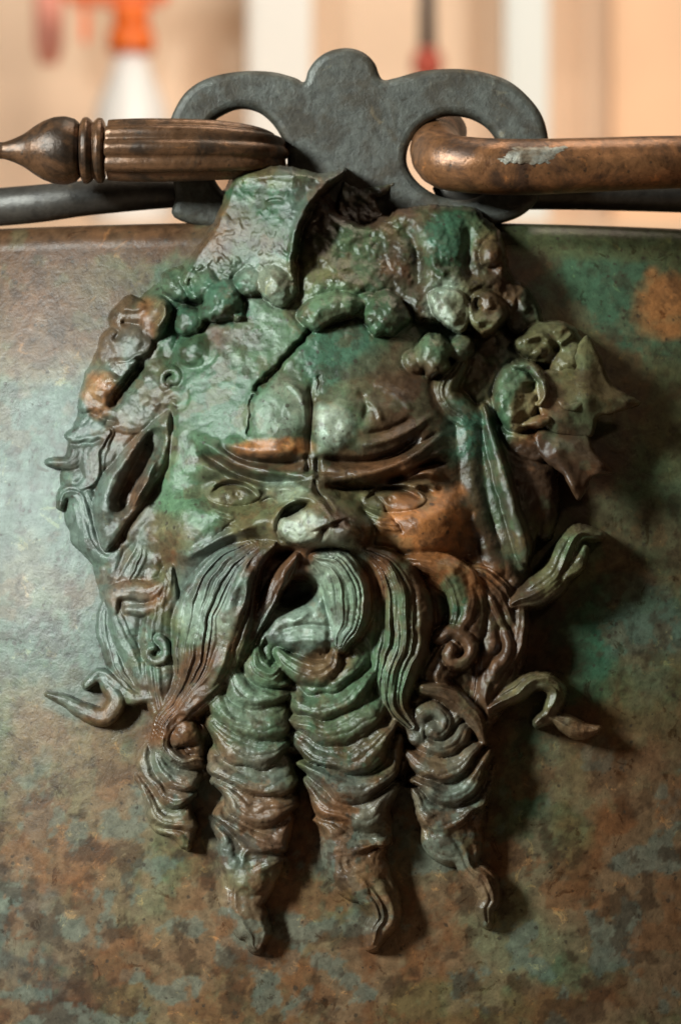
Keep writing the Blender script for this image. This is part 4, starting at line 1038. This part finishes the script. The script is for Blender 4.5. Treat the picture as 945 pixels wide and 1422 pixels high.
# big pointed ivy leaves standing free of the wall
def free_leaf(poly, veins, base, lean, curl, seed, sheet=12.):
    c0 = np.mean(np.array(poly, float), 0); pl = smooth_poly(poly)
    def hf(x, y):
        h = base + (x - c0[0]) * lean[0] + (y - c0[1]) * lean[1] + curl * sstep(0, 40, poly_sdf(x, y, pl))
        for (pts, w, a) in veins:
            h = h + stroke(x, y, pts, w, a, .2)
        return h + 1.6 * fbm(x, y, 34, 850 + seed, 3)
    return relief('ivy_leaf', poly, hf, mask, 1.6, 6., sheet=sheet, ragged=1.2, seed=seed)
free_leaf([(744, 520), (780, 512), (800, 480), (816, 466), (834, 498), (852, 536), (888, 560), (852, 574), (830, 580), (822, 606), (790, 606), (756, 592)], [([(800, 560), (846, 554), (884, 562)], 18, 5), ([(800, 570), (814, 530), (818, 476)], 18, 5)], 68, (-.08, -.08), 6, 12, 16.)
free_leaf([(740, 606), (770, 592), (812, 600), (826, 628), (852, 656), (822, 664), (802, 694), (782, 662), (756, 640)], [([(756, 612), (800, 632), (848, 656)], 11, 10), ([(760, 618), (784, 650), (800, 690)], 11, 10)], 64, (0, 0), 4, 13, 16.)
# jagged torn lip at the back of the hole in the wreath
relief('torn_edge', [(462, 318), (476, 250), (498, 264), (524, 258), (548, 254), (538, 270), (520, 276), (530, 298), (512, 322)], lambda x, y: 4 + 3 * fbm(x, y, 12, 841, 3), mask, 1.6, 5., sheet=8, smooth=False, ragged=2)

# ------------------------------------------------------------------ handle mount (trefoil plate with two eyes)
def plate(name, outer, holes, d0, thick, material, parent, bevel=3.0):
    cu = bpy.data.curves.new(name, 'CURVE'); cu.dimensions = '2D'; cu.fill_mode = 'BOTH'
    fz = (D + d0) / D
    for pts in [outer] + holes:
        sp = cu.splines.new('POLY'); sp.points.add(len(pts) - 1); sp.use_cyclic_u = True
        for q, p in zip(sp.points, pts):
            q.co = ((p[0] - CX) * fz, (CY - p[1]) * fz, 0, 1)
    cu.extrude = thick / 2 - bevel; cu.bevel_depth = bevel; cu.bevel_resolution = 4; cu.offset = -bevel
    tmp = bpy.data.objects.new('tmp', cu); col.objects.link(tmp)
    bpy.context.view_layer.update()
    me = bpy.data.meshes.new_from_object(tmp.evaluated_get(bpy.context.evaluated_depsgraph_get()))
    bpy.data.objects.remove(tmp); bpy.data.curves.remove(cu)
    me.name = name
    n = len(me.vertices); c = np.zeros(n * 3); me.vertices.foreach_get('co', c); c = c.reshape(-1, 3)
    Vv = np.stack([c[:, 0], d0 + thick / 2 - c[:, 2], c[:, 1]], -1) * S
    me.vertices.foreach_set('co', Vv.ravel()); me.flip_normals()
    at = me.color_attributes.new('patina', 'FLOAT_COLOR', 'POINT')
    c4 = np.ones((n, 4)); c4[:, :3] = patina(CX + c[:, 0] / fz, CY - c[:, 1] / fz); at.data.foreach_set('color', c4.ravel())
    me.materials.clear(); me.materials.append(material)
    me.update()
    o = bpy.data.objects.new(name, me); col.objects.link(o); o.parent = parent
    return o
outer = [(392, 330), (250, 305), (243, 270), (236, 220), (234, 180), (240, 155), (258, 126), (288, 107), (330, 98), (375, 98), (408, 106), (422, 112),
         (428, 96), (440, 80), (458, 69), (482, 65), (504, 71), (520, 86), (530, 108), (548, 107), (585, 97), (630, 94), (668, 98), (708, 112), (738, 138), (755, 165), (762, 200), (760, 240), (740, 285), (690, 310), (560, 330)]
outer = smooth_poly(outer)
hl = smooth_poly([(292, 172), (312, 156), (336, 149), (362, 156), (384, 178), (397, 208), (397, 236), (384, 262), (350, 276), (314, 268), (294, 240), (286, 205)])
hr = smooth_poly([(566, 206), (578, 182), (598, 166), (626, 159), (656, 164), (680, 180), (694, 206), (694, 236), (680, 262), (650, 276), (612, 272), (582, 254), (566, 230)])
mount = plate('handle_mount', outer, [hl, hr], 190, 34, M_MOUNT, situla, 12.0)
under(mount, situla)
tag(mount, 'dark trefoil plate with two round eyes holding the handles')

# ------------------------------------------------------------------ handles (each swings in its eye: a thing of its own)
def rod(name, pts, material, parent=None, nr=36, flutes=0, famp=0., prof=None):
    """pts: px, py, depth, radius"""
    P, L = spline([(p[0], p[1], p[2] + 94, p[3]) for p in pts], max(60, 10 * len(pts)))
    Q = at_depth(P[:, 0], P[:, 1], P[:, 2]); r = P[:, 3] * S
    T = np.gradient(Q, axis=0); T /= np.linalg.norm(T, axis=1)[:, None]
    up = np.array([0, 0, 1.]); B = np.cross(T, up); B /= np.linalg.norm(B, axis=1)[:, None]; N2 = np.cross(B, T)
    th = np.linspace(0, 2 * np.pi, nr, endpoint=False)
    k = 1 + famp * (np.abs(np.sin(th * flutes / 2)) - .6) if flutes else 1 + 0 * th
    end = np.arange(len(P)); end = np.minimum(end, end[::-1])
    cap = np.where(end == 0, .02, np.where(end == 1, .7, 1.))
    V = Q[:, None] + (B[:, None] * np.cos(th)[None, :, None] + N2[:, None] * np.sin(th)[None, :, None]) * (r * cap)[:, None, None] * k[None, :, None]
    o = mesh_obj(name, V.reshape(-1, 3), grid_faces(len(P), nr, True), material, parent); normal_fix(o)
    return o

def arc(h0_, px0, px1, py0, py1, d0, r, n=5): pass

ha = rod('handle', [(632, 172, 260, 26), (618, 184, 190, 31), (604, 202, 120, 36), (614, 222, 62, 40), (650, 229, 36, 40), (720, 232, 30, 40), (820, 229, 40, 39), (945, 225, 80, 38), (1150, 224, 240, 37), (1330, 224, 520, 36)], M_HAND)
tag(ha, 'smooth copper brown handle rod running through the right eye of the mount', 'handle')
def worn_patch(px0, px1, t0, t1, material, parent):
    n, m = 60, 30
    u = np.linspace(0, 1, n)[:, None]; v = np.linspace(0, 1, m)[None, :]
    px = px0 + (px1 - px0) * u + 26 * (v - .5) + 8 * fbm(u * 0 + v * 60, v * 60 + 0 * u, 14, 1301, 3) * (np.abs(u - .5) * 2)
    th = t0 + (t1 - t0) * v + .12 * fbm(u * 90 + 0 * v, u * 40 + 0 * v, 16, 1302, 3) * (np.abs(v - .5) * 2)
    edge = np.minimum(np.minimum(u, 1 - u) * 12, np.minimum(v, 1 - v) * 6)
    r = 43 + 1.2 * np.clip(edge, 0, 1) - 1.0 + .5 * fbm(px, th * 40, 12, 1303, 3)
    py = np.interp(px, [650, 720, 820], [229, 232, 229]); dd = np.interp(px, [650, 720, 820], [130, 124, 134])
    Q = at_depth(px.ravel(), py.ravel(), dd.ravel()).reshape(n, m, 3)
    V = Q + np.stack([0 * px, -np.cos(th), np.sin(th)], -1) * (r * S)[..., None]
    o = mesh_obj('worn_patch', V.reshape(-1, 3), grid_faces(n, m), material, parent); normal_up(o)
    return o
worn_patch(700, 770, -.05, .55, bronze_material('bare_silver_patch', .4, (.30, .5), .35, False, (.22, .215, .18), colour2=(.12, .09, .06)), ha)

# left handle: tip, acorn finial, collar beads, fluted shank
hb = rod('handle', [(372, 214, 210, 20), (376, 214, 130, 24), (368, 213, 80, 31), (340, 211, 46, 37), (290, 209, 34, 41), (220, 209, 32, 43), (165, 209, 36, 42), (146, 209, 38, 40)], M_FLUTE, None, 96, 9, .17)
tag(hb, 'fluted bronze handle shank with an acorn finial in the left eye of the mount', 'handle')
def turned(name, prof, parent):
    """turned piece along the handle axis: prof (px, radius)"""
    P = np.array(prof, float)
    s_ = np.linspace(0, len(P) - 1, 8 * len(P)); xs = np.interp(s_, np.arange(len(P)), P[:, 0]); rs = np.interp(s_, np.arange(len(P)), P[:, 1])
    k = np.ones(5) / 5; rs2 = np.convolve(np.pad(rs, 2, 'edge'), k, 'valid'); rs2[0] = rs[0]; rs2[-1] = rs[-1]
    th = np.linspace(0, 2 * np.pi, 48, endpoint=False)
    dd = 134. + 0 * xs
    Q = at_depth(xs, 209 + 0 * xs, dd)
    V = Q[:, None] + np.stack([0 * th, np.cos(th), np.sin(th)], -1)[None] * (rs2 * S)[:, None, None]
    o = mesh_obj(name, V.reshape(-1, 3), grid_faces(len(xs), 48, True), M_FLUTE, parent); normal_fix(o)
turned('collar', [(147, .5), (147, 38), (143, 46), (137, 47), (133, 44), (130, 40), (127, 44), (122, 48), (116, 47), (112, 40), (111, .5)], hb)
turned('acorn_finial', [(112, .5), (112, 38), (105, 45), (92, 49), (76, 48), (60, 42), (46, 33), (34, 24), (20, 17), (6, 12), (0, 12), (-4, 14), (-10, 14), (-16, 8), (-18, .5)], hb)

# the second pair of handle arms lying back along the rim
hc = rod('handle', [(-190, 292, 330, 27), (-60, 291, 230, 28), (40, 284, 180, 28), (120, 275, 165, 26), (200, 268, 160, 25), (262, 266, 160, 22)], M_DHAND)
tag(hc, 'dark grey green handle arm lying on the rim behind the fluted shank', 'handle')
hd = rod('handle', [(600, 262, 165, 24), (680, 266, 165, 26), (800, 267, 180, 26), (945, 271, 230, 26), (1100, 277, 330, 26)], M_DHAND)
tag(hd, 'dark handle arm lying on the rim under the smooth copper rod', 'handle')
